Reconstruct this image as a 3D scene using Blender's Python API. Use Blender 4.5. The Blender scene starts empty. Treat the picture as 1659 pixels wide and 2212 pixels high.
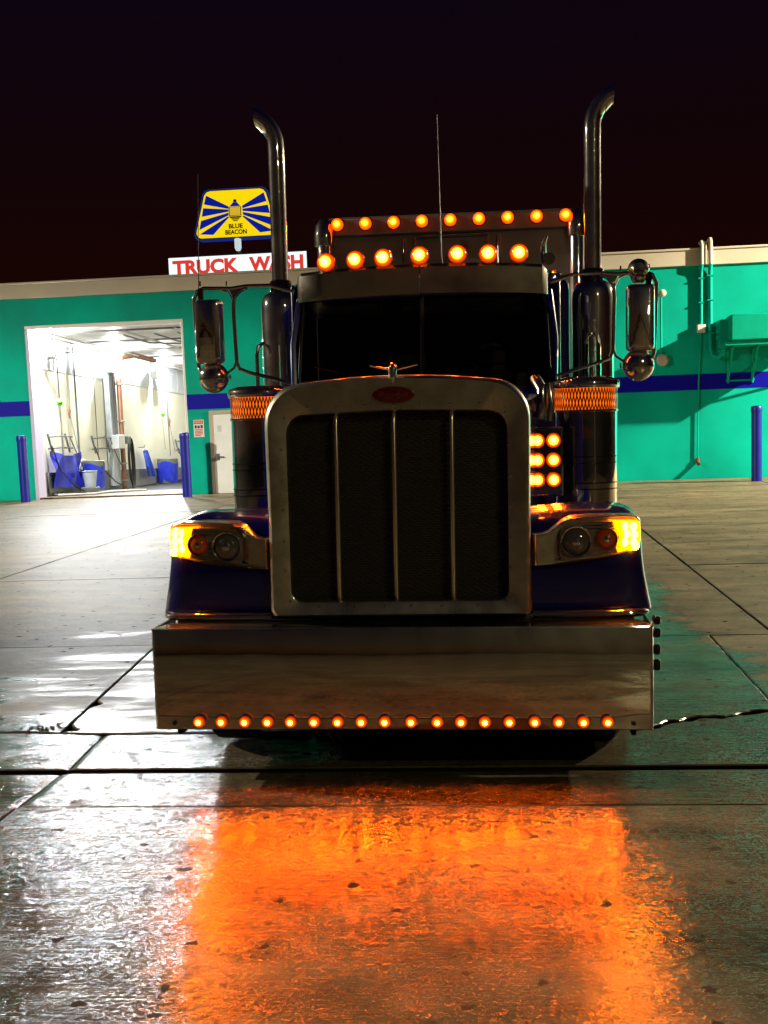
import bpy, bmesh, math, random
from mathutils import Vector, Matrix, noise as mnoise
random.seed(7)
S = bpy.context.scene
COL = S.collection
PI = math.pi

# ---------------------------------------------------------------- camera, world, lamps, exposure
cam_d = bpy.data.cameras.new('camera'); cam = bpy.data.objects.new('camera', cam_d); COL.objects.link(cam)
RT = (0.9938256871, 0.1049041122, -0.0361335136)
DN = (-0.0231108417, -0.1227994250, -0.9921623810)
FW = (-0.1085190886, 0.9868715359, -0.1196168006)
# camera axes in the world: right, up, back are the columns
R3 = Matrix((RT, [-c for c in DN], [-c for c in FW])).transposed()
cam.matrix_world = Matrix.Translation((0.6030, -5.8989, 1.6407)) @ R3.to_4x4()
cam_d.sensor_fit = 'VERTICAL'; cam_d.sensor_height = 36.0
cam_d.lens = 2686.93 / 2212 * 36.0
cam_d.shift_y = (1255.96 - 1106) / 2212
cam_d.clip_start = 0.05; cam_d.clip_end = 2000
S.camera = cam

W = bpy.data.worlds.new('World'); S.world = W; W.use_nodes = True
wn = W.node_tree; bg = wn.nodes['Background']
sky = wn.nodes.new('ShaderNodeTexSky'); sky.sky_type = 'NISHITA'; sky.sun_disc = False
sky.sun_elevation = math.radians(-4.0); sky.sun_rotation = math.radians(200)
wtc = wn.nodes.new('ShaderNodeTexCoord'); wsp = wn.nodes.new('ShaderNodeSeparateXYZ'); wn.links.new(wtc.outputs['Generated'], wsp.inputs[0])
wcr = wn.nodes.new('ShaderNodeValToRGB'); el = wcr.color_ramp.elements
el[0].position = 0.0; el[0].color = (.22, .036, .012, 1); el[1].position = 1.0; el[1].color = (.02, .012, .13, 1)
for pp, cc in ((.13, (.16, .028, .018, 1)), (.22, (.10, .020, .045, 1)), (.36, (.045, .015, .105, 1))):
    e_ = el.new(pp); e_.color = cc
wn.links.new(wsp.outputs['Z'], wcr.inputs[0])
mixc = wn.nodes.new('ShaderNodeMix'); mixc.data_type = 'RGBA'; mixc.blend_type = 'ADD'
mixc.inputs['Factor'].default_value = 1.0
wn.links.new(sky.outputs[0], mixc.inputs['A']); wn.links.new(wcr.outputs[0], mixc.inputs['B'])
wn.links.new(mixc.outputs['Result'], bg.inputs['Color']); bg.inputs['Strength'].default_value = 0.05

S.view_settings.view_transform = 'Standard'; S.view_settings.look = 'None'
S.view_settings.exposure = 0.0; S.view_settings.gamma = 1.0; S.view_settings.use_curve_mapping = False
S.render.engine = 'CYCLES'
S.cycles.use_denoising = True
S.cycles.max_bounces = 8; S.cycles.diffuse_bounces = 3; S.cycles.glossy_bounces = 5
S.cycles.sample_clamp_indirect = 6.0; S.cycles.sample_clamp_direct = 0.0
S.cycles.caustics_reflective = True; S.cycles.caustics_refractive = False

LOT_LAMPS = [((17.0, 20.0, 9.0), 52000, (1.0, 0.84, 0.60)),
             ((9.0, -13.0, 8.4), 2000, (1.0, 0.86, 0.44)),
             ((-18.0, 4.0, 9.0), 26000, (1.0, 0.88, 0.68))]
WALL_Y = 23.94

# ---------------------------------------------------------------- materials
def mat(name, col, rough=0.5, metal=0.0, emit=None, estr=0.0, coat=0.0, spec=0.5, bump=0.0, bscale=40.0, var=0.0, vscale=3.0):
    m = bpy.data.materials.new(name); m.use_nodes = True
    nt = m.node_tree; b = nt.nodes['Principled BSDF']
    b.inputs['Base Color'].default_value = (*col, 1); b.inputs['Roughness'].default_value = rough
    b.inputs['Metallic'].default_value = metal; b.inputs['Coat Weight'].default_value = coat
    b.inputs['Coat Roughness'].default_value = 0.03; b.inputs['Specular IOR Level'].default_value = spec
    if emit:
        b.inputs['Emission Color'].default_value = (*emit, 1); b.inputs['Emission Strength'].default_value = estr
    if bump or var:
        tc = nt.nodes.new('ShaderNodeTexCoord')
        if var:
            n = nt.nodes.new('ShaderNodeTexNoise'); n.inputs['Scale'].default_value = vscale; n.inputs['Detail'].default_value = 6
            nt.links.new(tc.outputs['Object'], n.inputs['Vector'])
            r = nt.nodes.new('ShaderNodeMapRange'); r.inputs['To Min'].default_value = 1 - var; r.inputs['To Max'].default_value = 1 + var * .4
            r.inputs['From Min'].default_value = .3; r.inputs['From Max'].default_value = .7
            nt.links.new(n.outputs['Fac'], r.inputs['Value'])
            mx = nt.nodes.new('ShaderNodeMix'); mx.data_type = 'RGBA'; mx.blend_type = 'MULTIPLY'; mx.inputs['Factor'].default_value = 1
            mx.inputs['A'].default_value = (*col, 1); nt.links.new(r.outputs[0], mx.inputs['B'])
            nt.links.new(mx.outputs['Result'], b.inputs['Base Color'])
            rr = nt.nodes.new('ShaderNodeMapRange'); rr.inputs['To Min'].default_value = max(0, rough - .5 * rough * var * 2); rr.inputs['To Max'].default_value = min(1, rough + .5 * rough * var * 2)
            nt.links.new(n.outputs['Fac'], rr.inputs['Value']); nt.links.new(rr.outputs[0], b.inputs['Roughness'])
        if bump:
            n2 = nt.nodes.new('ShaderNodeTexNoise'); n2.inputs['Scale'].default_value = bscale; n2.inputs['Detail'].default_value = 4
            nt.links.new(tc.outputs['Object'], n2.inputs['Vector'])
            bp = nt.nodes.new('ShaderNodeBump'); bp.inputs['Strength'].default_value = bump; bp.inputs['Distance'].default_value = .004
            nt.links.new(n2.outputs['Fac'], bp.inputs['Height']); nt.links.new(bp.outputs[0], b.inputs['Normal'])
    return m

def chrome_mat(name, tint=(.78, .75, .70), rough=.04, film=.14, wav=.02, wscale=2.5, stretch=None):
    """polished metal with a thin uneven film of water and road grime on it"""
    m = bpy.data.materials.new(name); m.use_nodes = True
    nt = m.node_tree; nt.nodes.remove(nt.nodes['Principled BSDF']); out = nt.nodes['Material Output']
    tc = nt.nodes.new('ShaderNodeTexCoord')
    a = nt.nodes.new('ShaderNodeBsdfGlossy'); a.inputs['Color'].default_value = (*tint, 1); a.inputs['Roughness'].default_value = rough
    c = nt.nodes.new('ShaderNodeBsdfGlossy'); c.inputs['Color'].default_value = (*tint, 1); c.inputs['Roughness'].default_value = .46
    n = nt.nodes.new('ShaderNodeTexNoise'); n.inputs['Scale'].default_value = 6; n.inputs['Detail'].default_value = 8
    nt.links.new(tc.outputs['Object'], n.inputs['Vector'])
    r = nt.nodes.new('ShaderNodeMapRange'); r.inputs['From Min'].default_value = .3; r.inputs['From Max'].default_value = .75
    r.inputs['To Min'].default_value = film * .5; r.inputs['To Max'].default_value = film * 1.8
    nt.links.new(n.outputs['Fac'], r.inputs['Value'])
    mx = nt.nodes.new('ShaderNodeMixShader'); nt.links.new(r.outputs[0], mx.inputs[0])
    nt.links.new(a.outputs[0], mx.inputs[1]); nt.links.new(c.outputs[0], mx.inputs[2])
    n2 = nt.nodes.new('ShaderNodeTexNoise'); n2.inputs['Scale'].default_value = wscale; n2.inputs['Detail'].default_value = 2
    if stretch:
        mp = nt.nodes.new('ShaderNodeMapping'); mp.inputs['Scale'].default_value = stretch; nt.links.new(tc.outputs['Object'], mp.inputs[0]); nt.links.new(mp.outputs[0], n2.inputs['Vector'])
    else: nt.links.new(tc.outputs['Object'], n2.inputs['Vector'])
    bp = nt.nodes.new('ShaderNodeBump'); bp.inputs['Strength'].default_value = 1.0; bp.inputs['Distance'].default_value = wav
    nt.links.new(n2.outputs['Fac'], bp.inputs['Height'])
    nt.links.new(bp.outputs[0], a.inputs['Normal']); nt.links.new(bp.outputs[0], c.inputs['Normal'])
    nt.links.new(mx.outputs[0], out.inputs['Surface'])
    return m

def glass_mat():
    m = bpy.data.materials.new('tinted_windshield'); m.use_nodes = True; nt = m.node_tree; nt.nodes.remove(nt.nodes['Principled BSDF'])
    t = nt.nodes.new('ShaderNodeBsdfTransparent'); t.inputs[0].default_value = (.42, .40, .40, 1)
    g = nt.nodes.new('ShaderNodeBsdfGlossy'); g.inputs['Roughness'].default_value = .03
    f = nt.nodes.new('ShaderNodeFresnel'); f.inputs['IOR'].default_value = 1.5
    x = nt.nodes.new('ShaderNodeMixShader'); nt.links.new(f.outputs[0], x.inputs[0]); nt.links.new(t.outputs[0], x.inputs[1]); nt.links.new(g.outputs[0], x.inputs[2])
    nt.links.new(x.outputs[0], nt.nodes['Material Output'].inputs['Surface']); return m
AMB = (1.0, 0.20, 0.004)
def lit_lens(name, r, core, mid=2.2, rim=.35, rc=.34, cb=.0004):
    """amber lens with a hot LED in the middle; glow falls off towards the rim of the lens"""
    m = bpy.data.materials.new(name); m.use_nodes = True; nt = m.node_tree; b = nt.nodes['Principled BSDF']
    b.inputs['Base Color'].default_value = (.5, .08, .004, 1); b.inputs['Roughness'].default_value = .15
    tc = nt.nodes.new('ShaderNodeTexCoord'); mp = nt.nodes.new('ShaderNodeMapping'); mp.inputs['Scale'].default_value = (1 / r, 0, 1 / r)
    ln = nt.nodes.new('ShaderNodeVectorMath'); ln.operation = 'LENGTH'
    nt.links.new(tc.outputs['Object'], mp.inputs[0]); nt.links.new(mp.outputs[0], ln.inputs[0])
    cr = nt.nodes.new('ShaderNodeValToRGB'); e = cr.color_ramp.elements
    e[0].position = 0; e[0].color = (1, .105, cb, 1); e[1].position = 1; e[1].color = (.9, .035, .0, 1)
    k = e.new(rc + .08); k.color = (1, .10, .0005, 1)
    st = nt.nodes.new('ShaderNodeFloatCurve'); cv = st.mapping.curves[0]
    sr = nt.nodes.new('ShaderNodeValToRGB'); q = sr.color_ramp.elements
    lo = math.log(rim / core) ; f = lambda v: max(0, (math.log(v / rim)) / -lo)
    q[0].position = 0; q[0].color = (1, 1, 1, 1); q[1].position = 1; q[1].color = (0, 0, 0, 1)
    k = q.new(rc); k.color = (1, 1, 1, 1)
    k = q.new(rc + .12); v = f(mid * 2.2); k.color = (v, v, v, 1)
    k = q.new(.72); v = f(mid * .55); k.color = (v, v, v, 1)
    nt.nodes.remove(st)
    ex = nt.nodes.new('ShaderNodeMath'); ex.operation = 'POWER'; ex.inputs[0].default_value = core / rim
    ml = nt.nodes.new('ShaderNodeMath'); ml.operation = 'MULTIPLY'; ml.inputs[1].default_value = rim
    nt.links.new(ln.outputs['Value'], cr.inputs[0]); nt.links.new(ln.outputs['Value'], sr.inputs[0])
    nt.links.new(sr.outputs[0], ex.inputs[1]); nt.links.new(ex.outputs[0], ml.inputs[0])
    nt.links.new(cr.outputs[0], b.inputs['Emission Color']); nt.links.new(ml.outputs[0], b.inputs['Emission Strength'])
    return m
M = dict(
    chrome=chrome_mat('chrome', tint=(.70, .67, .60), film=.05, wav=.004),
    bumper=chrome_mat('bumper_chrome', tint=(.56, .55, .46), film=.13, wav=.008, wscale=1.6),
    grillechrome=chrome_mat('surround_chrome', tint=(.56, .52, .43), rough=.16, film=.35, wav=.004),
    steel=mat('stainless_steel', (.55, .53, .5), .22, 1.0, var=.3),
    stack=chrome_mat('stack_chrome', tint=(.78, .75, .68), rough=.05, film=.06, wav=.0011, wscale=1.0, stretch=(.6, .6, 26.0)),
    visor=chrome_mat('visor_chrome', tint=(.5, .46, .38), rough=.07, film=.12, wav=.003),
    barmetal=mat('bar_brushed_chrome', (.75, .68, .52), .3, 1.0),
    black=mat('black_rubber', (.012, .012, .012), .55, bump=.2),
    undershade=mat('underside_shade_black', (.006, .006, .006), 1.0, spec=.02),  # near-black and matte: the dark under the truck is put into the colour
    blackgloss=mat('black_gloss', (.01, .008, .01), .12),
    tyre=mat('tyre_rubber', (.015, .015, .015), .9, bump=.3, spec=.1),
    blue=mat('truck_blue_paint', (.0003, .0008, .08), .28, coat=1.0, spec=.3, var=.08),
    glass=mat('tinted_glass', (.004, .003, .004), .04, spec=.6),
    windshield=glass_mat(),
    trimgrey=mat('cabin_grey_trim', (.10, .085, .075), .7),
    lensglass=mat('lamp_glass', (.10, .09, .08), .06, 0.3, spec=.8),
    amberglass=mat('amber_glass', (.45, .07, .004), .08, spec=.8),
    reflector=mat('lamp_reflector', (.30, .27, .24), .25, .8, bump=.3, bscale=90),
    red=mat('emblem_red', (.10, .004, .004), .25),
    redlight=mat('emblem_script', (.14, .012, .012), .3),
    meshmetal=mat('grille_mesh_metal', (.11, .085, .06), .5, .6),
    ali=mat('trailer_aluminium', (.20, .15, .12), .5, .3, bump=.15, bscale=8, var=.3),
    amber_small=lit_lens('amber_led_small', .030, 2000, mid=2.6, rim=.18, rc=.30),
    amber_trailer=lit_lens('amber_led_trailer', .055, 800, mid=9, rim=3.0, rc=.24),
    amber_big=lit_lens('amber_led_dome', .060, 330, cb=.003, mid=3.0, rim=.22, rc=.46),
    amber_side=lit_lens('amber_led_side', .046, 200, cb=.004, mid=3.5, rim=.3, rc=.5),
    turn=mat('turn_lens_lit', (1, .3, .01), .2, emit=(1, .20, .0), estr=8.0),
    turnled=mat('turn_led', (1, .4, .05), .2, emit=(1, .16, .001), estr=700),
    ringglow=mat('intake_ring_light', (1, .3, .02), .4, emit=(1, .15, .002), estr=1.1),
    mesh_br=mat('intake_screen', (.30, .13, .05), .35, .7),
    teal=mat('teal_wall_paint', (.0005, .47, .36), .6, spec=.08, bump=.12, bscale=60, var=.34, vscale=.55),
    stripe=mat('blue_stripe_paint', (.004, .004, .36), .5, spec=.1, bump=.12, bscale=60),
    cream=mat('cream_fascia', (.62, .57, .45), .6, var=.12, vscale=1.0),
    bollard=mat('blue_bollard_sleeve', (.004, .012, .30), .38, var=.15),
    white=mat('white_paint', (.80, .85, .88), .45, var=.08),
    frame=mat('beige_door_frame', (.45, .40, .32), .5),
    baywall=mat('cream_bay_wall', (.84, .81, .64), .45, var=.08, vscale=.8),
    bayband=mat('grey_bay_panel', (.58, .62, .66), .35, var=.2),
    wain=mat('grey_concrete_wainscot', (.20, .20, .19), .6, var=.2, bump=.2),
    ceil=mat('bay_ceiling_panel', (.55, .52, .46), .5, var=.3, vscale=1.2),
    pipe=mat('grey_pipe', (.30, .29, .28), .35, .6),
    darkpipe=mat('dark_pipe', (.10, .10, .10), .5),
    copper=mat('rusty_copper_pipe', (.26, .12, .07), .4, .5, var=.3),
    tarp=mat('blue_tarp', (.02, .03, .62), .35, var=.15),
    coat=mat('blue_raincoat', (.03, .07, .50), .4, var=.2),
    binblue=mat('blue_liner', (.02, .04, .50), .3, var=.3, vscale=8),
    bingrey=mat('grey_bin', (.14, .15, .12), .5),
    green=mat('green_grip', (.10, .55, .03), .5),
    whitebox=mat('white_plastic', (.70, .70, .68), .4),
    bluewhite=mat('jamb_trim', (.50, .48, .70), .4),
    lamp_white=mat('wash_lamp_lens', (1, 1, 1), .3, emit=(.82, .92, 1.0), estr=140),
    lot_lens=mat('lot_lamp_lens', (1, 1, 1), .3, emit=(1, .86, .6), estr=60),
    polemetal=mat('pole_metal', (.20, .19, .18), .5, .4),
    sign_yellow=mat('sign_yellow_lit', (.9, .7, .02), .3, emit=(1.0, .72, .004), estr=.95),
    sign_amber=mat('sign_dull_yellow_lit', (.8, .6, .1), .3, emit=(.72, .46, .03), estr=.9),
    sign_blue=mat('sign_blue_lit', (.01, .02, .4), .3, emit=(.003, .012, .30), estr=.9),
    sign_neck=mat('sign_neck_painted_glow', (.9, .9, .9), .3, emit=(.75, .85, .9), estr=.75),  # emission stands in for cabinet light falling on the white neck
    sign_navy=mat('sign_navy_ink', (.008, .01, .05), .3),
    sign_white=mat('sign_white_lit', (.9, .95, .95), .3, emit=(.86, 1.0, .98), estr=1.15),
    sign_red=mat('sign_red_lit', (.6, .02, .02), .3, emit=(.75, .055, .04), estr=.9),
    sign_frame=mat('sign_cabinet_blue', (.02, .05, .45), .4, emit=(.02, .06, .5), estr=.35),
    signgrey=mat('sign_cabinet_grey', (.08, .11, .12), .5),
    noticered=mat('notice_red', (.55, .03, .03), .5),
    noticewhite=mat('notice_white', (.72, .72, .70), .5),
    noticedark=mat('notice_black', (.03, .03, .03), .5),
    acteal=mat('teal_unit_paint', (.001, .40, .27), .5, spec=.1, var=.12),
    grime=mat('dark_joint_dirt', (.004, .003, .002), .6, spec=.1),
)

# ---------------------------------------------------------------- helpers
class MB:
    """collects shapes into one mesh"""
    def __init__(s): s.v = []; s.f = []
    def add(s, vs, fs):
        o = len(s.v); s.v += [tuple(v) for v in vs]; s.f += [tuple(i + o for i in f) for f in fs]; return s
    def box(s, x0, x1, y0, y1, z0, z1):
        return s.add([(x0, y0, z0), (x1, y0, z0), (x1, y1, z0), (x0, y1, z0), (x0, y0, z1), (x1, y0, z1), (x1, y1, z1), (x0, y1, z1)],
                     [(3, 2, 1, 0), (4, 5, 6, 7), (0, 1, 5, 4), (1, 2, 6, 5), (2, 3, 7, 6), (3, 0, 4, 7)])
    def rings(s, rs, cap0=True, cap1=True, closed=True):
        n = len(rs[0]); vs = [p for r in rs for p in r]; fs = []
        for i in range(len(rs) - 1):
            for j in range(n if closed else n - 1):
                k = (j + 1) % n
                fs.append((i * n + j, i * n + k, (i + 1) * n + k, (i + 1) * n + j))
        if closed and cap0: fs.append(tuple(range(n - 1, -1, -1)))
        if closed and cap1: fs.append(tuple((len(rs) - 1) * n + j for j in range(n)))
        return s.add(vs, fs)
    def tube(s, path, r, n=10, cap=True, radii=None):
        P = [Vector(p) for p in path]; rs = []; up = None
        for i, p in enumerate(P):
            t = (P[min(i + 1, len(P) - 1)] - P[max(i - 1, 0)]).normalized()
            if up is None:
                up = Vector((0, 0, 1)) if abs(t.z) < .9 else Vector((0, 1, 0))
            a = t.cross(up)
            if a.length < 1e-5: a = t.orthogonal()
            a.normalize(); b = t.cross(a).normalized(); up = -b if (-b).dot(up) > 0 else b
            rr = radii[i] if radii else r
            rs.append([p + a * (rr * math.cos(2 * PI * k / n)) + b * (rr * math.sin(2 * PI * k / n)) for k in range(n)])
        return s.rings(rs, cap, cap)
    def lathe(s, prof, c=(0, 0, 0), axis='Z', n=24, cap=True):
        rs = []
        for r, h in prof:
            r = max(r, 1e-4); ring = []
            for k in range(n):
                a = 2 * PI * k / n; u, v = r * math.cos(a), r * math.sin(a)
                if axis == 'Z': p = (c[0] + u, c[1] + v, c[2] + h)
                elif axis == 'Y': p = (c[0] + u, c[1] + h, c[2] + v)
                else: p = (c[0] + h, c[1] + u, c[2] + v)
                ring.append(p)
            rs.append(ring)
        return s.rings(rs, cap, cap)
    def prism(s, poly, y0, y1):           # polygon in XZ pushed along Y
        n = len(poly)
        return s.add([(x, y0, z) for x, z in poly] + [(x, y1, z) for x, z in poly],
                     [tuple(range(n)), tuple(range(2 * n - 1, n - 1, -1))] + [(j, (j + 1) % n, n + (j + 1) % n, n + j) for j in range(n)][::1])
    def build(s, name, m, parent=None, bevel=0.0, smooth=True, seg=2, at=None):
        me = bpy.data.meshes.new(name); me.from_pydata(s.v, [], s.f); me.update()
        b = bmesh.new(); b.from_mesh(me); bmesh.ops.recalc_face_normals(b, faces=b.faces); b.to_mesh(me); b.free()
        if smooth:
            me.shade_smooth(); me.set_sharp_from_angle(angle=math.radians(38))
        me.materials.append(m)
        o = bpy.data.objects.new(name, me); COL.objects.link(o)
        if bevel:
            bv = o.modifiers.new('bevel', 'BEVEL'); bv.width = bevel; bv.segments = seg; bv.limit_method = 'ANGLE'; bv.angle_limit = math.radians(40)
        place(o, parent, at)
        return o

def place(o, parent, at=None):
    if parent is not None:
        o.parent = parent
        off = Vector((0, 0, 0)); p = parent
        while p is not None:
            off += p.location; p = p.parent
        if at is None: o.location = -off           # mesh made in scene coordinates
        else: o.location = Vector(at) - off
    elif at is not None: o.location = at

def share(src, name, parent, at):
    o = bpy.data.objects.new(name, src.data); COL.objects.link(o)
    for md in src.modifiers:
        n = o.modifiers.new(md.name, md.type); n.width = md.width; n.segments = md.segments; n.limit_method = md.limit_method; n.angle_limit = md.angle_limit
    place(o, parent, at); return o

def tag(o, label=None, cat=None, group=None, kind=None):
    if label: o['label'] = label
    if cat: o['category'] = cat
    if group: o['group'] = group
    if kind: o['kind'] = kind
    return o

def thing(name, label, cat, loc=(0, 0, 0), group=None):
    o = bpy.data.objects.new(name, None); o.empty_display_size = .3; COL.objects.link(o); o.location = loc
    return tag(o, label, cat, group)

def text(name, body, m, parent, cx, y, cz, h, w=None, ext=.004, bold=0.0, shear=0.0, face=-1):
    """flat lettering standing in the XZ plane, seen from -Y, centred on (cx, cz), cap height h, width w"""
    cu = bpy.data.curves.new(name, 'FONT'); cu.body = body; cu.size = 1.0; cu.offset = bold; cu.shear = shear; cu.resolution_u = 3
    t = bpy.data.objects.new(name + '_tmp', cu); COL.objects.link(t)
    dg = bpy.context.evaluated_depsgraph_get(); me = bpy.data.meshes.new_from_object(t.evaluated_get(dg))
    bpy.data.objects.remove(t)
    xs = [v.co.x for v in me.vertices]; ys = [v.co.y for v in me.vertices]
    x0, x1, y0, y1 = min(xs), max(xs), min(ys), max(ys)
    sy = h / (y1 - y0); sx = sy if w is None else w / (x1 - x0)
    b = bmesh.new(); b.from_mesh(me)
    for v in b.verts:
        v.co = Vector((cx + (v.co.x - (x0 + x1) / 2) * sx, y, cz + (v.co.y - (y0 + y1) / 2) * sy))
    g = bmesh.ops.extrude_face_region(b, geom=b.faces[:])
    for v in [e for e in g['geom'] if isinstance(e, bmesh.types.BMVert)]: v.co.y -= ext
    bmesh.ops.recalc_face_normals(b, faces=b.faces); b.to_mesh(me); b.free()
    me.materials.clear(); me.materials.append(m)
    o = bpy.data.objects.new(name, me); COL.objects.link(o); place(o, parent)
    return o

def rrect(x0, x1, z0, z1, r, n=5):
    p = []
    for cx, cz, a0 in ((x1 - r, z1 - r, 0), (x0 + r, z1 - r, 90), (x0 + r, z0 + r, 180), (x1 - r, z0 + r, 270)):
        for k in range(n + 1):
            a = math.radians(a0 + 90 * k / n); p.append((cx + r * math.cos(a), cz + r * math.sin(a)))
    return p

RAMP0, RAMP1, LOW = 4.13, 23.94, -.07
def zg(y): return LOW + (.274 - LOW) * min(max((y - RAMP0) / (RAMP1 - RAMP0), 0), 1)
def spread(x, y):        # slab layout was surveyed for a lot 7 cm higher; stretch it to the real level
    k = 1.043 - .043 * min(max((y - 3.72) / 20.2, 0), 1)
    return .603 + (x - .603) * k, -5.9 + (y + 5.9) * k

# ---------------------------------------------------------------- ground
def ground_mat():
    m = bpy.data.materials.new('wet_concrete'); m.use_nodes = True; nt = m.node_tree; L = nt.links; N = nt.nodes
    b = N['Principled BSDF']
    geo = N.new('ShaderNodeNewGeometry'); sep = N.new('ShaderNodeSeparateXYZ'); L.new(geo.outputs['Position'], sep.inputs[0])
    def mth(op, a, c=None, d=None):
        n = N.new('ShaderNodeMath'); n.operation = op
        for i, v in enumerate((a, c, d)):
            if v is None: continue
            if isinstance(v, (int, float)): n.inputs[i].default_value = v
            else: L.new(v, n.inputs[i])
        return n.outputs[0]
    def noi(scale, detail=5, rough=.55, vec=None, dist=0.0):
        n = N.new('ShaderNodeTexNoise'); n.inputs['Scale'].default_value = scale; n.inputs['Detail'].default_value = detail
        n.inputs['Roughness'].default_value = rough; n.inputs['Distortion'].default_value = dist
        L.new(vec or geo.outputs['Position'], n.inputs['Vector']); return n.outputs['Fac']
    def mr(v, a, c, t0=0.0, t1=1.0, smooth=True):
        n = N.new('ShaderNodeMapRange'); n.interpolation_type = 'SMOOTHSTEP' if smooth else 'LINEAR'
        n.inputs['From Min'].default_value = a; n.inputs['From Max'].default_value = c
        n.inputs['To Min'].default_value = t0; n.inputs['To Max'].default_value = t1; L.new(v, n.inputs['Value']); return n.outputs[0]
    X, Y = sep.outputs[0], sep.outputs[1]
    # how wet: pools in the low strip round the drain, dries out up the slope; streaks run across the slope
    mp = N.new('ShaderNodeMapping'); mp.inputs['Scale'].default_value = (.35, 1.0, 1.0); L.new(geo.outputs['Position'], mp.inputs['Vector'])
    big = noi(.85, 5, .55, mp.outputs[0], .6)
    mps = N.new('ShaderNodeMapping'); mps.inputs['Scale'].default_value = (.55, 2.6, 1.0); mps.inputs['Rotation'].default_value = (0, 0, .12); L.new(geo.outputs['Position'], mps.inputs['Vector'])
    mps_out = mps.outputs[0]
    big = mth('ADD', mth('MULTIPLY', big, .55), mth('MULTIPLY', noi(1.1, 5, .6, mps.outputs[0], .8), .45))
    near = mth('ADD', mr(Y, 1.2, 6.0, .78, .0), mr(Y, .85, 1.6, .34, 0))
    strip = mth('MULTIPLY', mr(X, 1.7, 2.35, 1.0, 0.0), mr(X, -1.6, -.4))            # running water beside the truck
    strip = mth('MULTIPLY', strip, mr(Y, 6, 13, .75, .0))
    lev = mth('ADD', mth('MULTIPLY', near, .42), mth('MULTIPLY', strip, .6))
    wet = mr(mth('ADD', big, mth('MULTIPLY', lev, .62)), .60, .74)
    c1 = noi(3.2, 8, .62); c2 = noi(26, 6, .6); c3 = noi(.75, 6, .6, mps_out, .7)
    ramp = N.new('ShaderNodeMix'); ramp.data_type = 'RGBA'; ramp.inputs['A'].default_value = (.050, .038, .024, 1); ramp.inputs['B'].default_value = (.26, .21, .12, 1)
    L.new(mr(mth('ADD', mth('MULTIPLY', c1, .32), mth('ADD', mth('MULTIPLY', c2, .23), mth('MULTIPLY', c3, .45))), .36, .64, 0, 1, False), ramp.inputs['Factor'])
    dark = N.new('ShaderNodeMix'); dark.data_type = 'RGBA'; dark.blend_type = 'MULTIPLY'; dark.inputs['Factor'].default_value = 1
    L.new(ramp.outputs['Result'], dark.inputs['A']); L.new(mr(wet, 0, 1, 1.0, .55), dark.inputs['B'])
    # pits where aggregate has popped out
    vo = N.new('ShaderNodeTexVoronoi'); vo.inputs['Scale'].default_value = 4.2; vo.feature = 'F1'; vo.voronoi_dimensions = '2D'
    wv = N.new('ShaderNodeVectorMath'); wv.operation = 'ADD'
    nz = N.new('ShaderNodeTexNoise'); nz.inputs['Scale'].default_value = 30; L.new(geo.outputs['Position'], nz.inputs['Vector'])
    sc = N.new('ShaderNodeVectorMath'); sc.operation = 'SCALE'; sc.inputs['Scale'].default_value = .07; L.new(nz.outputs['Color'], sc.inputs[0])
    L.new(geo.outputs['Position'], wv.inputs[0]); L.new(sc.outputs[0], wv.inputs[1]); L.new(wv.outputs[0], vo.inputs['Vector'])
    sepc = N.new('ShaderNodeSeparateColor'); L.new(vo.outputs['Color'], sepc.inputs[0])
    thr = mr(sepc.outputs[0], .40, 1.0, .0, .105, False)
    pit = mth('LESS_THAN', vo.outputs['Distance'], thr)
    pitd = N.new('ShaderNodeMix'); pitd.data_type = 'RGBA'; pitd.blend_type = 'MIX'; L.new(pit, pitd.inputs['Factor'])
    L.new(dark.outputs['Result'], pitd.inputs['A']); pitd.inputs['B'].default_value = (.035, .026, .018, 1)
    L.new(pitd.outputs['Result'], b.inputs['Base Color'])
    rw = mr(noi(2.6, 5), .36, .64, .05, .26)
    rmix = N.new('ShaderNodeMix'); L.new(wet, rmix.inputs['Factor']); rmix.inputs['A'].default_value = .52; L.new(rw, rmix.inputs['B'])
    L.new(mth('ADD', rmix.outputs['Result'], mth('MULTIPLY', pit, .5)), b.inputs['Roughness'])
    L.new(mth('MULTIPLY', mr(wet, 0, 1, .16, .55), mr(pit, 0, 1, 1, .05)), b.inputs['Specular IOR Level'])
    # relief: sand grain, trowel waves, broom drag, pits
    g1 = noi(75, 4, .65); g2 = noi(24, 3, .6); g3 = noi(7, 3, .5)
    mp2 = N.new('ShaderNodeMapping'); mp2.inputs['Scale'].default_value = (2.0, 22.0, 1.0); L.new(geo.outputs['Position'], mp2.inputs['Vector'])
    br = noi(1.6, 4, .55, mp2.outputs[0], .3)
    mp3 = N.new('ShaderNodeMapping'); mp3.inputs['Scale'].default_value = (18.0, 60.0, 1.0); L.new(geo.outputs['Position'], mp3.inputs['Vector'])
    br2 = noi(1.5, 3, .6, mp3.outputs[0], .2)
    h = mth('ADD', mth('MULTIPLY', g1, .0012), mth('MULTIPLY', g2, .0020)); h = mth('ADD', h, mth('MULTIPLY', br2, .0014))
    h = mth('ADD', h, mth('MULTIPLY', g3, .004)); h = mth('ADD', h, mth('MULTIPLY', br, .0020)); h = mth('SUBTRACT', h, mth('MULTIPLY', pit, .004))
    bp = N.new('ShaderNodeBump'); bp.inputs['Strength'].default_value = .9; bp.inputs['Distance'].default_value = 1.0
    L.new(h, bp.inputs['Height'])
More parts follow.
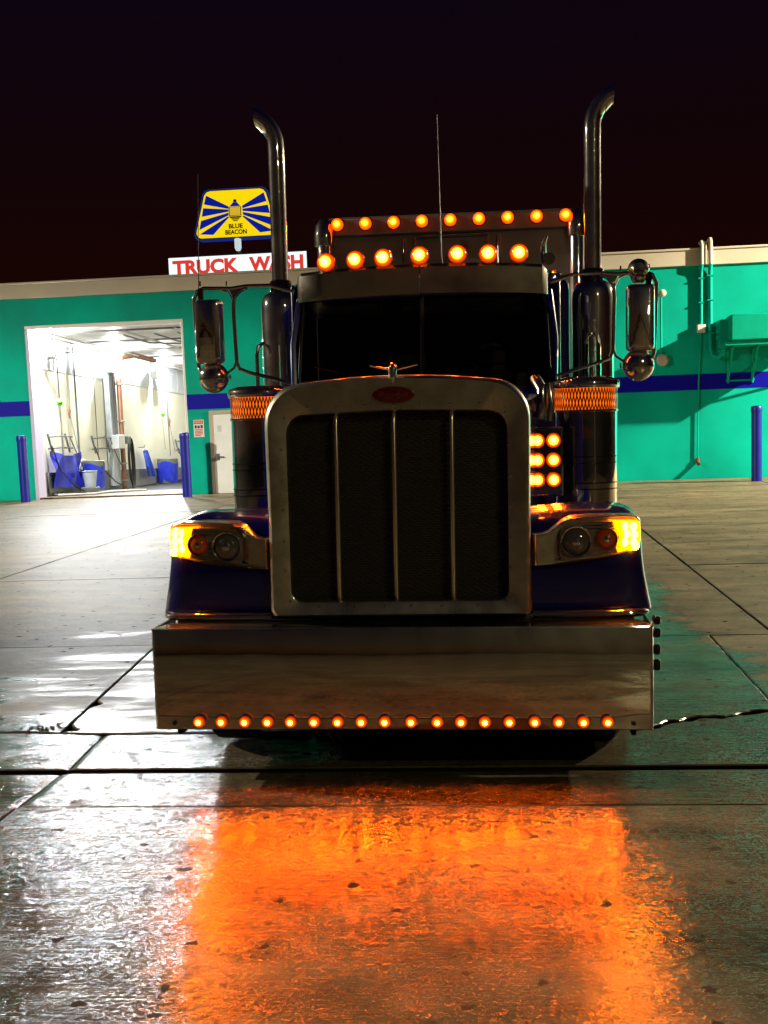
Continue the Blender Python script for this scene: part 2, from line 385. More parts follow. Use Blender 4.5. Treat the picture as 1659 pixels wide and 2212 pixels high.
    # wet aggregate: small facets, each tilted its own way
    def facets(scale, kx, ky):
        v = N.new('ShaderNodeTexVoronoi'); v.voronoi_dimensions = '2D'; v.inputs['Scale'].default_value = scale
        L.new(wv.outputs[0], v.inputs['Vector'])
        c = N.new('ShaderNodeVectorMath'); c.operation = 'SUBTRACT'; c.inputs[1].default_value = (.5, .5, .5); L.new(v.outputs['Color'], c.inputs[0])
        k = N.new('ShaderNodeVectorMath'); k.operation = 'MULTIPLY'; k.inputs[1].default_value = (kx, ky, 0); L.new(c.outputs[0], k.inputs[0]); return k.outputs[0]
    fa = N.new('ShaderNodeVectorMath'); fa.operation = 'ADD'; L.new(facets(105, .07, .20), fa.inputs[0]); L.new(facets(240, .08, .22), fa.inputs[1])
    fs = N.new('ShaderNodeVectorMath'); fs.operation = 'SCALE'; L.new(fa.outputs[0], fs.inputs[0]); L.new(mth('MULTIPLY', mth('MULTIPLY', mr(wet, .2, 1, .3, 1), mr(noi(1.7, 4, .6), .38, .6, .35, 1.15)), mr(Y, .9, 2.2, 1, .35)), fs.inputs['Scale'])
    fn = N.new('ShaderNodeVectorMath'); fn.operation = 'ADD'; L.new(fs.outputs[0], fn.inputs[0]); L.new(geo.outputs['Normal'], fn.inputs[1])
    nn = N.new('ShaderNodeVectorMath'); nn.operation = 'NORMALIZE'; L.new(fn.outputs[0], nn.inputs[0]); L.new(nn.outputs[0], bp.inputs['Normal'])
    L.new(bp.outputs[0], b.inputs['Normal'])
    return m
M['concrete'] = ground_mat()

g = MB()
ys = [-250, -60, -20, -5, RAMP0] + [RAMP0 + (RAMP1 - RAMP0) * k / 4 for k in range(1, 5)] + [60, 250]
for a, c in zip(ys[:-1], ys[1:]):
    g.add([(-250, a, zg(a) - .07), (250, a, zg(a) - .07), (250, c, zg(c) - .07), (-250, c, zg(c) - .07)], [(0, 1, 2, 3)])
ground = tag(g.build('ground', M['grime'], smooth=False), 'wet concrete lot of jointed slabs around the truck', kind='structure')

def crack(x):            # ragged lower edge of the third row of slabs, right of the bumper
    P = [(-60, .79), (-2.2, .83), (-1.8, .77), (1.15, .77), (1.30, .80), (1.42, .93), (1.55, .985), (1.70, 1.02), (1.85, 1.10), (2.02, 1.16), (2.6, 1.12), (6, .9), (60, .8)]
    for (a, u), (c, w) in zip(P[:-1], P[1:]):
        if a <= x <= c:
            j = (.045 * mnoise.noise(Vector((x * 7, .3, 0))) + .022 * mnoise.noise(Vector((x * 24, 2.3, 0)))) if 1.2 < x < 3 else 0
            return u + (w - u) * (x - a) / (c - a) + j
    return .77
def jag(x, y, amp): return amp * (mnoise.noise(Vector((x * 5.3, y * 5.3, 1.7))) + .5 * mnoise.noise(Vector((x * 19, y * 19, 4.2))))

rows = [(-34, -26), (-26, -19), (-19, -13), (-13, -9), (-9, -4.6), (-4.6, -.605), (-.605, -.045), (.045, None), (None, 3.72), (3.72, 8.0), (8.0, 13.0), (13.0, 18.3), (18.3, 23.9)]
def vjoints(i, y):
    base = [-21.1, -17.2, -13.3, -9.4, -5.55, -1.70, 2.04, 5.95, 9.8, 13.7, 17.6, 21.5]
    out = []
    for k, x in enumerate(base):
        if i == 8 and k == 5: x = -2.02 - (y - .8) * .10
        if i == 7 and k == 5: x = -1.69 - (y) * .08
        if i >= 9: x += {5: -.55, 6: .48}.get(k, 0) * 1.0 + (.02 * (y - 4) * -1 if k == 6 else 0)
        out.append(x)
    return out
for i, (ya, yb) in enumerate(rows):
    for k in range(11):
        near = -6 < (ya if ya is not None else 1) < 9 and 3 <= k <= 7
        step = .022 if near and i in (7, 8) and k == 5 else .07 if near and i in (5, 6, 7, 8) else (.3 if near else 1.3)
        gap = .0045 if i < 9 else .008
        y0f = (lambda x: ya) if ya is not None else crack
        y1f = (lambda x: yb) if yb is not None else crack
        def wide(x): return .012 if x < 1.2 else (.008 + .075 * abs(mnoise.noise(Vector((x * 5.5, 7.7, 0)))) if x < 3 else .012)
        pts = []
        ym = ((ya if ya is not None else .8) + (yb if yb is not None else .8)) / 2
        y0m, y1m = (ya if ya is not None else .8), (yb if yb is not None else .8)
        xl0, xl1 = vjoints(i, y0m)[k], vjoints(i, y1m)[k]
        xr0, xr1 = vjoints(i, y0m)[k + 1], vjoints(i, y1m)[k + 1]
        amp = .004 if near else .004
        n = max(2, int((xr0 - xl0) / step))
        for t in range(n):
            x = xl0 + gap + (xr0 - xl0 - 2 * gap) * t / n
            gg = wide(x) if ya is None else gap
            pts.append((x, y0f(x) + gg + abs(jag(x, y0m, amp)) * (3.0 if ya is None and x > 1.2 else 1)))
        n = max(2, int((y1m - y0m) / step))
        for t in range(n):
            f = t / n; xx = xr0 + (xr1 - xr0) * f - gap; yy = y0f(xx) + gap + (y1f(xx) - y0f(xx) - 2 * gap) * f
            pts.append((xx - abs(jag(xx, yy, amp * 1.6)), yy))
        n = max(2, int((xr1 - xl1) / step))
        for t in range(n):
            x = xr1 - gap - (xr1 - xl1 - 2 * gap) * t / n
            gg = wide(x) if yb is None else gap
            pts.append((x, y1f(x) - gg - abs(jag(x, y1m + .3, amp)) * (3.0 if yb is None and x > 1.2 else 1)))
        n = max(2, int((y1m - y0m) / step))
        for t in range(n):
            f = 1 - t / n; xx = xl0 + (xl1 - xl0) * f + gap; yy = y0f(xx) + gap + (y1f(xx) - y0f(xx) - 2 * gap) * f
            # spalled corner and edge on the left joint beside the bumper
            sp = 0
            if i == 8 and k == 5:
                sp = .055 * math.exp(-((yy - 1.55) / .07) ** 2) + .12 * math.exp(-((yy - .86) / .09) ** 2) * (.7 + .6 * mnoise.noise(Vector((yy * 30, 0, 0))))
            pts.append((xx + abs(jag(xx + .5, yy, amp * 1.6)) + abs(sp), yy))
        pts = [spread(*p) for p in pts]
        cx = sum(p[0] for p in pts) / len(pts); cy = sum(p[1] for p in pts) / len(pts)
        dz = random.uniform(-.003, .003)
        q = 1 - .012 / max(.5, min(xr0 - xl0, y1m - y0m))
        top = [(cx + (x - cx) * q, cy + (y - cy) * q, zg(cy + (y - cy) * q) + dz) for x, y in pts]
        mid = [(x, y, zg(y) + dz - .007) for x, y in pts]
        low = [(x, y, zg(y) - .10) for x, y in pts]
        b = MB(); b.rings([low, mid, top], cap0=False, cap1=True)
        sl = b.build('slab', M['concrete'], ground, smooth=False); sl.data.materials.append(M['grime'])
        for p_ in sl.data.polygons[:len(pts)]: p_.material_index = 1       # dirt packed against the sides of the joints

# loose chunks where the joint has crumbled beside the bumper
c = MB()
for k in range(34):
    x = -2.16 + random.gauss(0, .09); y = .90 + random.gauss(0, .05) + (x + 2.16) * .25; x, y = spread(x, y); r = random.uniform(.004, .014)
    vs = [Vector((random.gauss(0, 1), random.gauss(0, 1), random.gauss(0, .5))).normalized() * r * random.uniform(.7, 1.2) for _ in range(8)]
    bm = bmesh.new()
    for v in vs: bm.verts.new(v + Vector((x, y, LOW + r * .3)))
    bmesh.ops.convex_hull(bm, input=bm.verts[:]); bm.verts.ensure_lookup_table()
    bm.verts.index_update(); c.add([v.co[:] for v in bm.verts], [[v.index for v in f.verts] for f in bm.faces]); bm.free()
tag(c.build('rubble', mat('crumbled_concrete', (.030, .017, .010), .8, bump=.4, spec=.2), smooth=False), 'crumbled concrete chunks at the broken slab joint left of the bumper', 'rubble', kind='stuff')

# ---------------------------------------------------------------- wash building
B = thing('wash_building', 'teal truck wash building with a blue stripe and an open lit bay', 'building', (0, WALL_Y, .27))
BX0, BX1, BZ0, BZ1 = -11.29, -7.33, .25, 4.51
b = MB(); Yf, Yb = WALL_Y, WALL_Y + .25
b.box(-34, BX0, Yf, Yb, .0, 5.16); b.box(BX1, 24, Yf, Yb, .0, 5.16); b.box(BX0, BX1, Yf, Yb, BZ1, 5.16)
b.build('front_wall', M['teal'], B, smooth=False)
b = MB(); b.box(-34, BX0 - .0, Yf - .004, Yf, 2.335, 2.70); b.box(BX1, 24, Yf - .004, Yf, 2.335, 2.70); b.build('stripe', M['stripe'], B, smooth=False)
b = MB(); b.box(-34, 24, Yf - .06, Yb + .1, 5.163, 5.50); b.build('fascia', M['cream'], B, .01)
b = MB(); b.box(-34, 24, Yf - .09, Yb + .14, 5.503, 5.55); b.build('parapet_cap', M['cream'], B, .01)
b = MB(); b.box(-34, 24, Yb + .15, 44, 5.0, 5.2); b.build('roof', M['signgrey'], B, smooth=False)
b = MB(); b.box(-34, -33.8, Yb, 44, 0, 5.0); b.box(23.8, 24, Yb, 44, 0, 5.0); b.box(-33.8, 23.8, 43.8, 44, 0, 5.0); b.build('outer_wall', M['teal'], B, smooth=False)
# bay trim, jamb
b = MB(); b.box(BX0 + .001, BX0 + .09, Yf - .012, Yb + .25, BZ0, BZ1 - .09); b.build('jamb_trim', M['bluewhite'], B, .01)
b = MB(); b.box(BX1 - .05, BX1 - .001, Yf - .012, Yb + .25, BZ0, BZ1 - .09); b.build('jamb_trim', M['whitebox'], B, .01)
b = MB(); b.box(BX0, BX1, Yf - .012, Yb + .25, BZ1 - .085, BZ1 - .001); b.build('lintel_trim', M['whitebox'], B, .01)
# bay interior, floor and ceiling fall slightly towards the back
IX0, IX1, IY1 = -11.40, -5.6, 41.0
def zi(z, y): return z - .0215 * (y - WALL_Y)
def slab(b, x0, x1, y0, y1, z0, z1):
    return b.add([(x0, y0, zi(z0, y0)), (x1, y0, zi(z0, y0)), (x1, y1, zi(z0, y1)), (x0, y1, zi(z0, y1)), (x0, y0, zi(z1, y0)), (x1, y0, zi(z1, y0)), (x1, y1, zi(z1, y1)), (x0, y1, zi(z1, y1))],
                 [(3, 2, 1, 0), (4, 5, 6, 7), (0, 1, 5, 4), (1, 2, 6, 5), (2, 3, 7, 6), (3, 0, 4, 7)])
I0 = Yb + .26
b = MB(); slab(b, IX0 - .2, IX0, I0, IY1, .93, 3.56); b.build('bay_wall', M['baywall'], B, smooth=False)
b = MB(); slab(b, IX0 - .2, IX0 + .02, I0, IY1, 3.563, 4.46); b.build('bay_band', M['bayband'], B, smooth=False)
b = MB(); slab(b, IX0 - .2, IX0 + .05, I0, IY1, .33, .927); b.build('wainscot', M['wain'], B, smooth=False)
b = MB(); slab(b, IX1, IX1 + .2, I0, IY1, .33, 4.46); b.build('bay_wall', M['baywall'], B, smooth=False)
b = MB(); slab(b, IX0, IX1, IY1, IY1 + .2, .33, 4.46); b.build('bay_wall', M['baywall'], B, smooth=False)
b = MB(); slab(b, IX0 - .2, IX1 + .2, Yf + .02, IY1, .1, .315); fl = b.build('bay_floor', M['concrete'], B, smooth=False)
for k in range(6):
    y = I0 + .01 + k * 2.75
    b = MB(); slab(b, IX0 - .2, IX1 + .2, y, y + 2.72, 4.47, 4.55); b.build('ceiling_panel', M['ceil'], B, .01)
for k in range(7):
    y = I0 + .3 + k * 2.6
    b = MB(); b.tube([(IX0, y, zi(4.40, y)), (IX1, y, zi(4.40, y))], .025, 8); b.build('ceiling_pipe', M['darkpipe'], B)
for x, r in ((-11.05, .035), (-10.8, .022), (-9.0, .03), (-7.7, .03)):
    b = MB(); b.tube([(x, I0, zi(4.36, I0)), (x, IY1 - .3, zi(4.36, IY1 - .3))], r, 8); b.build('ceiling_pipe', M['whitebox'] if x < -10 else M['pipe'], B)
for x in (-9.2, -8.4, -7.8):
    b = MB(); b.tube([(x, 25.2, 4.3), (x + .3, 26.4, 4.17), (x + .9, 27.6, 4.2), (x + 1.2, 29.4, 4.22)], .022, 8); b.build('ceiling_hose', M['darkpipe'], B)
for y in (26.0, 27.35, 30.2, 32.6, 35.4, 38.0):
    b = MB(); b.box(IX0 + .021, IX0 + .03, y, y + .03, zi(3.6, y), zi(4.44, y)); b.build('panel_joint', M['pipe'], B)
# door beside the bay
b = MB(); b.box(-6.80, -6.70, Yf - .03, Yf - .001, .27, 2.29); b.box(-5.76, -5.66, Yf - .03, Yf - .001, .27, 2.29); b.box(-6.70, -5.76, Yf - .03, Yf - .001, 2.20, 2.29)
b.build('door_frame', M['frame'], B, .006)
d = MB().box(-6.695, -5.765, Yf - .02, Yf - .002, .285, 2.195).build('door', M['white'], B, .006)
h = MB(); h.tube([(-6.62, Yf - .02, 1.17), (-6.62, Yf - .06, 1.17), (-6.46, Yf - .06, 1.165)], .018, 8); h.box(-6.66, -6.58, Yf - .03, Yf - .021, 1.09, 1.25)
h.build('handle', M['darkpipe'], d)
MB().box(-6.60, -6.50, Yf - .024, Yf - .021, 1.78, 1.93).build('notice_card', M['bayband'], d, smooth=False)

# notice board beside the bay
nb = thing('notice_sign', 'small white and red notice sign on the teal wall beside the bay', 'sign', (-7.07, Yf, 1.66))
MB().box(-7.195, -6.94, Yf - .016, Yf - .003, 1.665, 2.085).build('panel', M['noticewhite'], nb, .004)
MB().box(-7.180, -6.955, Yf - .019, Yf - .0165, 1.985, 2.07).build('header', M['noticered'], nb, smooth=False)
text('lettering', 'NOTICE', M['noticewhite'], nb, -7.067, Yf - .0195, 2.027, .05, .19, .002, .01)
for k, (x0, x1) in enumerate(((-7.165, -7.115), (-7.10, -7.04), (-7.02, -6.965))):
    MB().box(x0, x1, Yf - .018, Yf - .0165, 1.88, 1.955 - .012 * (k == 1)).build('pictogram', M['noticedark'], nb, smooth=False)
for z in (1.835, 1.80, 1.765, 1.73, 1.695):
    MB().box(-7.165, -6.97 - (.05 if z < 1.7 else 0), Yf - .018, Yf - .0165, z, z + .02).build('print_line', M['noticered'], nb, smooth=False)

# ---------------------------------------------------------------- bollards
def bollard(x, y, h, label):
    z = zg(y); t = thing('bollard', label, 'bollard', (x, y, z), 'blue bollards along the wash wall')
    MB().lathe([(.115, 0), (.115, h - .14)], (x, y, z), n=28).build('post', M['bollard'], t)
    MB().lathe([(.122, h - .14), (.124, h - .13), (.124, h - .05), (.112, h - .015), (.07, h), (.001, h + .004)], (x, y, z), n=28).build('cap', M['bollard'], t)
bollard(-11.26, 23.2, 1.60, 'blue bollard at the left side of the open bay')
bollard(-7.23, 23.15, 1.53, 'blue bollard between the open bay and the white door')
bollard(5.88, 22.5, 1.66, 'blue bollard under the wall unit near the right edge')

# ---------------------------------------------------------------- wall unit and conduits on the right
ac = thing('wall_unit', 'teal painted box unit held on a bracket high on the wall', 'air conditioner', (5.9, Yf, 3.3))
b = MB(); b.box(5.42, 7.3, Yf - .95, Yf - .20, 3.37, 3.95); b.build('casing', M['acteal'], ac, .03)
b = MB(); b.box(5.24, 5.43, Yf - .50, Yf - .001, 3.24, 3.88); b.box(5.43, 7.3, Yf - .19, Yf - .001, 3.37, 3.93); b.build('rear_duct', M['acteal'], ac, .01)
b = MB(); b.box(5.30, 7.25, Yf - .9, Yf - .06, 3.27, 3.36); b.build('tray', M['acteal'], ac, .006)
for k, z in enumerate((3.44, 3.58, 3.72)):
    MB().box(5.20, 5.239, Yf - .42, Yf - .2, z, z + .08).build('junction_box', M['teal'], ac, .006)
for x in (5.5, 6.05, 7.1):
    b = MB(); b.tube([(x, Yf - .02, 2.50), (x, Yf - .72, 3.27)], .022, 8); b.tube([(x, Yf - .02, 3.26), (x, Yf - .02, 2.46)], .028, 8); b.tube([(x, Yf - .03, 3.24), (x, Yf - .85, 3.25)], .024, 8)
    b.build('bracket', M['acteal'], ac)
b = MB(); b.tube([(5.45, Yf - .03, 2.52), (6.1, Yf - .03, 2.52)], .02, 8); b.build('brace', M['acteal'], ac)

cd = thing('conduit', 'teal conduit running from the roof down to a white box on the wall', 'conduit', (4.9, Yf, .6), 'conduits on the teal wall')
b = MB(); b.tube([(4.905, Yf + .1, 5.67), (4.905, Yf - .05, 5.68), (4.905, Yf - .13, 5.60), (4.905, Yf - .13, 5.17)], .042, 12); b.build('upper_pipe', M['cream'], cd)
b = MB(); b.tube([(4.905, Yf - .13, 5.165), (4.90, Yf - .07, 5.05), (4.895, Yf - .05, 4.9), (4.89, Yf - .05, 3.82)], .042, 12); b.build('pipe', M['teal'], cd)
MB().box(4.80, 4.98, Yf - .14, Yf - .002, 3.63, 3.82).build('junction_box', M['whitebox'], cd, .008)
b = MB(); b.tube([(4.89, Yf - .04, 3.62), (4.83, Yf - .04, 2.5), (4.80, Yf - .04, .75)], .016, 8); b.build('drop_pipe', M['teal'], cd)
b = MB(); b.tube([(4.80, Yf - .04, .76), (4.80, Yf - .05, .68), (4.80, Yf - .16, .62)], .045, 10); b.build('outlet', M['copper'], cd)
for z in (4.85, 4.3):
    MB().box(4.83, 4.96, Yf - .10, Yf - .003, z, z + .03).build('clip', M['teal'], cd, .003)
cd = thing('conduit', 'thicker teal conduit rising over the roof edge beside the wall unit', 'conduit', (5.1, Yf, 3.2), 'conduits on the teal wall')
b = MB(); b.tube([(5.10, Yf + .1, 5.72), (5.10, Yf - .05, 5.73), (5.10, Yf - .13, 5.63), (5.10, Yf - .13, 5.17)], .05, 12)
b.tube([(4.995, Yf + .1, 5.66), (4.995, Yf - .05, 5.67), (4.995, Yf - .13, 5.58), (4.995, Yf - .13, 5.17)], .03, 10); b.build('upper_pipe', M['cream'], cd)
b = MB(); b.tube([(5.10, Yf - .13, 5.165), (5.10, Yf - .08, 5.05), (5.10, Yf - .06, 4.9), (5.10, Yf - .06, 3.25), (5.14, Yf - .10, 3.1), (5.24, Yf - .2, 3.05), (5.34, Yf - .3, 3.12), (5.36, Yf - .3, 3.24)], .05, 12); b.build('pipe', M['teal'], cd)
for z in (4.9, 4.35, 3.6):
    MB().box(5.02, 5.18, Yf - .12, Yf - .003, z, z + .03).build('clip', M['teal'], cd, .003)
cd = thing('conduit', 'short upright pipe with pale round ends on the wall behind the mirror', 'conduit', (3.99, Yf, 3.05), 'conduits on the teal wall')
b = MB(); b.tube([(3.99, Yf - .06, 4.50), (3.985, Yf - .06, 3.2)], .024, 8); b.build('pipe', M['teal'], cd)
MB().lathe([(.03, .0), (.075, -.04), (.085, -.09), (.05, -.12), (.001, -.125)], (4.02, Yf - .02, 4.57), 'Y', 16).build('end_cap', M['cream'], cd)
MB().lathe([(.05, .0), (.13, -.05), (.14, -.10), (.09, -.15), (.001, -.16)], (4.0, Yf - .02, 3.05), 'Y', 18).build('end_cap', M['frame'], cd)

# ---------------------------------------------------------------- pole sign behind the building
SX, SY = -9.39, 40.0
sg = thing('pole_sign', 'lit yellow and blue lighthouse emblem above a white sign reading truck wash', 'sign', (SX, SY, 0))
OUT = [(-.93, 10.57), (.93, 10.57), (1.06, 10.53), (1.15, 10.42), (1.23, 10.12), (1.36, 9.66), (1.47, 9.26), (1.51, 9.08), (1.46, 8.95), (1.34, 8.90),
       (-1.34, 8.90), (-1.46, 8.95), (-1.51, 9.08), (-1.47, 9.26), (-1.36, 9.66), (-1.23, 10.12), (-1.15, 10.42), (-1.06, 10.53)]
ctr = (0, 9.72)
def scl(P, k, kz=None): return [(SX + x * k, ctr[1] + (z - ctr[1]) * (kz or k)) for x, z in P]
MB().prism(scl(OUT, 1.055, 1.075), SY, SY + .5).build('cabinet', M['sign_frame'], sg, smooth=False)
MB().prism(scl(OUT, 1.02, 1.03), SY - .012, SY - .001).build('face_border', M['sign_navy'], sg, smooth=False)
MB().prism(scl(OUT, .995, .995), SY - .022, SY - .013).build('face', M['sign_yellow'], sg, smooth=False)
def ray(P):
    for s in (1, -1):
        MB().prism([(SX + s * x, z) for x, z in P], SY - .034, SY - .023).build('ray', M['sign_blue'], sg, smooth=False)
ray([(-1.07, 10.42), (-1.165, 10.107), (-.258, 9.90), (-.25, 9.99)])
ray([(-1.203, 9.978), (-1.266, 9.675), (-.263, 9.805), (-.259, 9.883)])
ray([(-1.304, 9.53), (-1.383, 9.21), (-.27, 9.674), (-.264, 9.77)])
ray([(-1.377, 9.05), (-.872, 9.01), (-.241, 9.62), (-.29, 9.64)])
def P2(n, P, m, y=-.034): MB().prism([(SX + x, z) for x, z in P], SY + y, SY - .023).build(n, M[m], sg, smooth=False)
P2('lantern_roof', [(-.22, 9.985), (.19, 9.985), (.06, 10.13), (-.08, 10.13)], 'sign_blue'); P2('finial', [(-.07, 10.135), (.05, 10.135), (.05, 10.21), (.02, 10.23), (-.04, 10.23), (-.07, 10.21)], 'sign_navy')
P2('lantern_frame', [(-.245, 9.97), (.215, 9.97), (.205, 9.65), (-.255, 9.65)], 'sign_navy'); P2('lantern', [(-.215, 9.955), (.185, 9.955), (.178, 9.668), (-.222, 9.668)], 'sign_amber', -.04)
P2('gallery', [(-.26, 9.63), (.22, 9.63), (.17, 9.575), (-.21, 9.575)], 'sign_navy'); P2('gallery', [(-.19, 9.56), (.15, 9.56), (.10, 9.52), (-.14, 9.52)], 'sign_navy'); P2('gallery', [(-.13, 9.50), (.09, 9.50), (.05, 9.465), (-.09, 9.465)], 'sign_navy')
text('lettering', 'BLUE', M['sign_navy'], sg, SX - .02, SY - .023, 9.285, .165, .52, .012, .035)
text('lettering', 'BEACON', M['sign_navy'], sg, SX - .02, SY - .023, 9.075, .175, .80, .012, .035)
MB().lathe([(.001, 8.40), (.08, 8.42), (.125, 8.52), (.125, 8.86)], (SX, SY + .10, 0), n=20).build('glow_painted_neck', M['sign_neck'], sg)
MB().lathe([(.10, 7.1), (.10, 8.80)], (SX, SY + .36, 0), n=20).build('post', M['polemetal'], sg)
MB().lathe([(.16, 0), (.16, 7.15)], (SX, SY + .25, 0), n=20).build('post', M['polemetal'], sg)
MB().box(-12.06, -6.79, SY, SY + .5, 7.17, 8.31).build('letter_cabinet', M['signgrey'], sg, .02)
MB().box(-12.0, -6.85, SY - .012, SY - .001, 7.23, 8.26).build('letter_panel', M['sign_white'], sg, smooth=False)
text('lettering', 'TRUCK', M['sign_red'], sg, -10.61, SY - .013, 7.895, .54, 2.50, .012, .05)
text('lettering', 'WASH', M['sign_red'], sg, -7.98, SY - .013, 7.895, .54, 2.02, .012, .05)

# ---------------------------------------------------------------- things in the wash bay
for y, z, lab in ((24.55, 4.37, 'white wash lamp at the near top corner of the bay'), (29.7, 4.22, 'white wash lamp on the bay wall, middle one of the row'), (34.9, 4.10, 'white wash lamp on the bay wall, deepest of the row')):
    t = thing('wall_lamp', lab, 'lamp', (-11.2, y, z), 'white lamps along the wash bay wall')
    MB().box(-11.38, -11.20, y - .16, y + .16, z - .09, z + .1).build('housing', M['whitebox'], t, .015)
    MB().lathe([(.10, 0), (.10, .05), (.075, .09), (.03, .105), (.001, .108)], (-11.20, y, z), 'X', 18).build('lens', M['lamp_white'], t)
    l = bpy.data.lights.new('wash_light', 'POINT'); l.energy = 1600; l.color = (.95, .98, 1.0); l.shadow_soft_size = .09
    lo = bpy.data.objects.new('wash_light', l); COL.objects.link(lo); lo.parent = t; lo.location = (.26, 0, -.02)

def cloth(name, P, nu, nv, fold, m, thick=.012, parent=None):
    """sheet hung between two top corners P[0], P[1] and two bottom corners P[2], P[3]"""
    a, b_, c_, d_ = [Vector(p) for p in P]; rows_ = []
    for j in range(nv + 1):
        v = j / nv; row = []
        for i in range(nu + 1):
            u = i / nu
            p = (a.lerp(b_, u)).lerp(c_.lerp(d_, u), v)
            dx, dz = fold(u, v); row.append(p + Vector((dx, 0, dz)))
        rows_.append(row)
    n = nu + 1; vs = [p for r in rows_ for p in r] + [p + Vector((-thick, 0, 0)) for r in rows_ for p in r]; k = n * (nv + 1)
    fs = []
    for j in range(nv):
        for i in range(nu):
            q = (j * n + i, j * n + i + 1, (j + 1) * n + i + 1, (j + 1) * n + i); fs.append(q); fs.append(tuple(k + x for x in q[::-1]))
    rim = [i for i in range(n)] + [j * n + nu for j in range(1, nv + 1)] + [nv * n + i for i in range(nu - 1, -1, -1)] + [j * n for j in range(nv - 1, 0, -1)]
    for x, y in zip(rim, rim[1:] + rim[:1]): fs.append((y, x, k + x, k + y))
    return MB().add(vs, fs).build(name, m, parent)
def fold_tarp(u, v):
    sag = -.12 * math.sin(PI * u) * (1 - v) ** 1.5
    return (.05 * math.sin(u * 9 + v * 3) * v + .045 * math.sin((u - .5) * 14 * (1.2 - v)) + .07 * math.sin(PI * u) * (1 - v), sag)
tag(cloth('tarp', [(-11.22, 25.0, 1.46), (-11.22, 27.08, 1.40), (-11.20, 25.03, .50), (-11.20, 27.12, .45)], 36, 20, fold_tarp, M['tarp']), 'blue tarp slung sagging between two hooks in the bay', 'tarp')
t = thing('equipment_cart', 'dark cart hidden behind the sagging blue tarp', 'cart', (-11.15, 26, .3))
MB().box(-11.34, -11.30, 24.9, 26.9, .36, .9).build('cabinet', M['bingrey'], t, .02)
MB().box(-11.34, -11.2, 27.15, 27.5, .9, 1.18).build('control_box', M['whitebox'], t, .02)
# two bins with blue liners
for (x, y, z, h, r, lab) in ((-11.02, 27.45, .33, .80, .33, 'grey bin with a blue liner next to the sagging tarp'), (-11.0, 34.85, .14, .86, .34, 'grey bin with a blue liner deepest in the bay')):
    t = thing('waste_bin', lab, 'bin', (x, y, z), 'bins with blue liners in the bay')
    MB().lathe([(r * .82, 0), (r, h), (r * .95, h + .01), (r * .8, .04)], (x, y, z), n=20).build('barrel', M['bingrey'], t)
    b = MB(); rs = []
    for k in range(7):
        f = k / 6; rs.append([(x + (r * (.86 + .14 * (1 - f)) + .015 + .03 * f * math.sin(a * 7 + 2 * f)) * math.cos(a), y + (r * (.86 + .14 * (1 - f)) + .015 + .03 * f * math.cos(a * 5)) * math.sin(a), z + h * (.86 - .75 * f) + .05 * math.sin(a * 3)) for a in [2 * PI * q / 40 for q in range(40)]])
    b.rings(rs, False, False); b.build('liner', M['binblue'], t)
t = thing('bucket', 'grey bucket standing in front of the blue lined bin', 'bucket', (-10.75, 26.42, .3))
MB().lathe([(.14, 0), (.20, .42), (.215, .43), (.19, .42), (.13, .02)], (-10.75, 26.42, .45), n=18).build('pail', M['bayband'], t)
MB().box(-10.95, -10.55, 26.22, 26.62, .24, .445).build('stand', M['bingrey'], t, .01)
def fold_coat(u, v): return (.05 * math.sin(u * 11) * (.3 + v) + .03, -.12 * abs(u - .4) * (1 - v))
COATT = t = thing('raincoat', 'blue raincoat hanging on a hook on the bay wall', 'coat', (-11.2, 33.7, .4))
cloth('coat_body', [(-11.16, 33.12, 1.36), (-11.16, 33.65, 1.34), (-11.12, 33.35, .50), (-11.12, 34.36, .44)], 18, 14, fold_coat, M['coat'], .03, t)
cloth('sleeve', [(-11.10, 33.05, 1.22), (-11.10, 33.28, 1.26), (-11.08, 33.10, .80), (-11.08, 33.36, .78)], 6, 8, fold_coat, M['coat'], .04, t)
b = MB(); b.tube([(-11.38, 33.4, 1.42), (-11.2, 33.4, 1.42), (-11.16, 33.4, 1.50)], .015, 6); b.build('hook', M['darkpipe'], t)

def tube_thing(name, label, cat, path, r, m, group=None):
    return tag(MB().tube(path, r, 8).build(name, m), label, cat, group)
# pipe riser with electrical boxes
RISER = t = thing('pipe_riser', 'grey and rusty pipes rising to the ceiling with two electrical boxes', 'pipes', (-11.25, 30.8, .2))
MB().box(-11.37, -11.20, 30.35, 30.95, .33, 4.15).build('backing_post', M['bayband'], t, .01)
MB().tube([(-11.12, 31.02, .2), (-11.12, 31.02, 3.85), (-11.05, 31.1, 4.08), (-10.9, 31.9, 4.22), (-10.6, 33.2, 4.1)], .075, 10).build('pipe', M['copper'], t)
for k, y in enumerate((30.42, 30.58, 30.74)):
    MB().tube([(-11.16, y, 1.5), (-11.16, y, 3.8 + .1 * k), (-11.1, y + .1, 4.05 + .06 * k), (-10.9, y + .3, 4.12 + .06 * k)], .022, 8).build('pipe', M['darkpipe'], t)
MB().box(-11.2, -10.98, 29.95, 30.55, 3.62, 3.86).build('electrical_box', M['bayband'], t, .012)
MB().box(-11.2, -10.98, 30.25, 30.85, 1.42, 1.82).build('electrical_box', M['whitebox'], t, .012)
for z in (.45, .95, 2.2, 3.3):
    MB().box(-11.2, -11.03, 30.92, 31.12, z, z + .04).build('clamp', M['pipe'], t, .004)
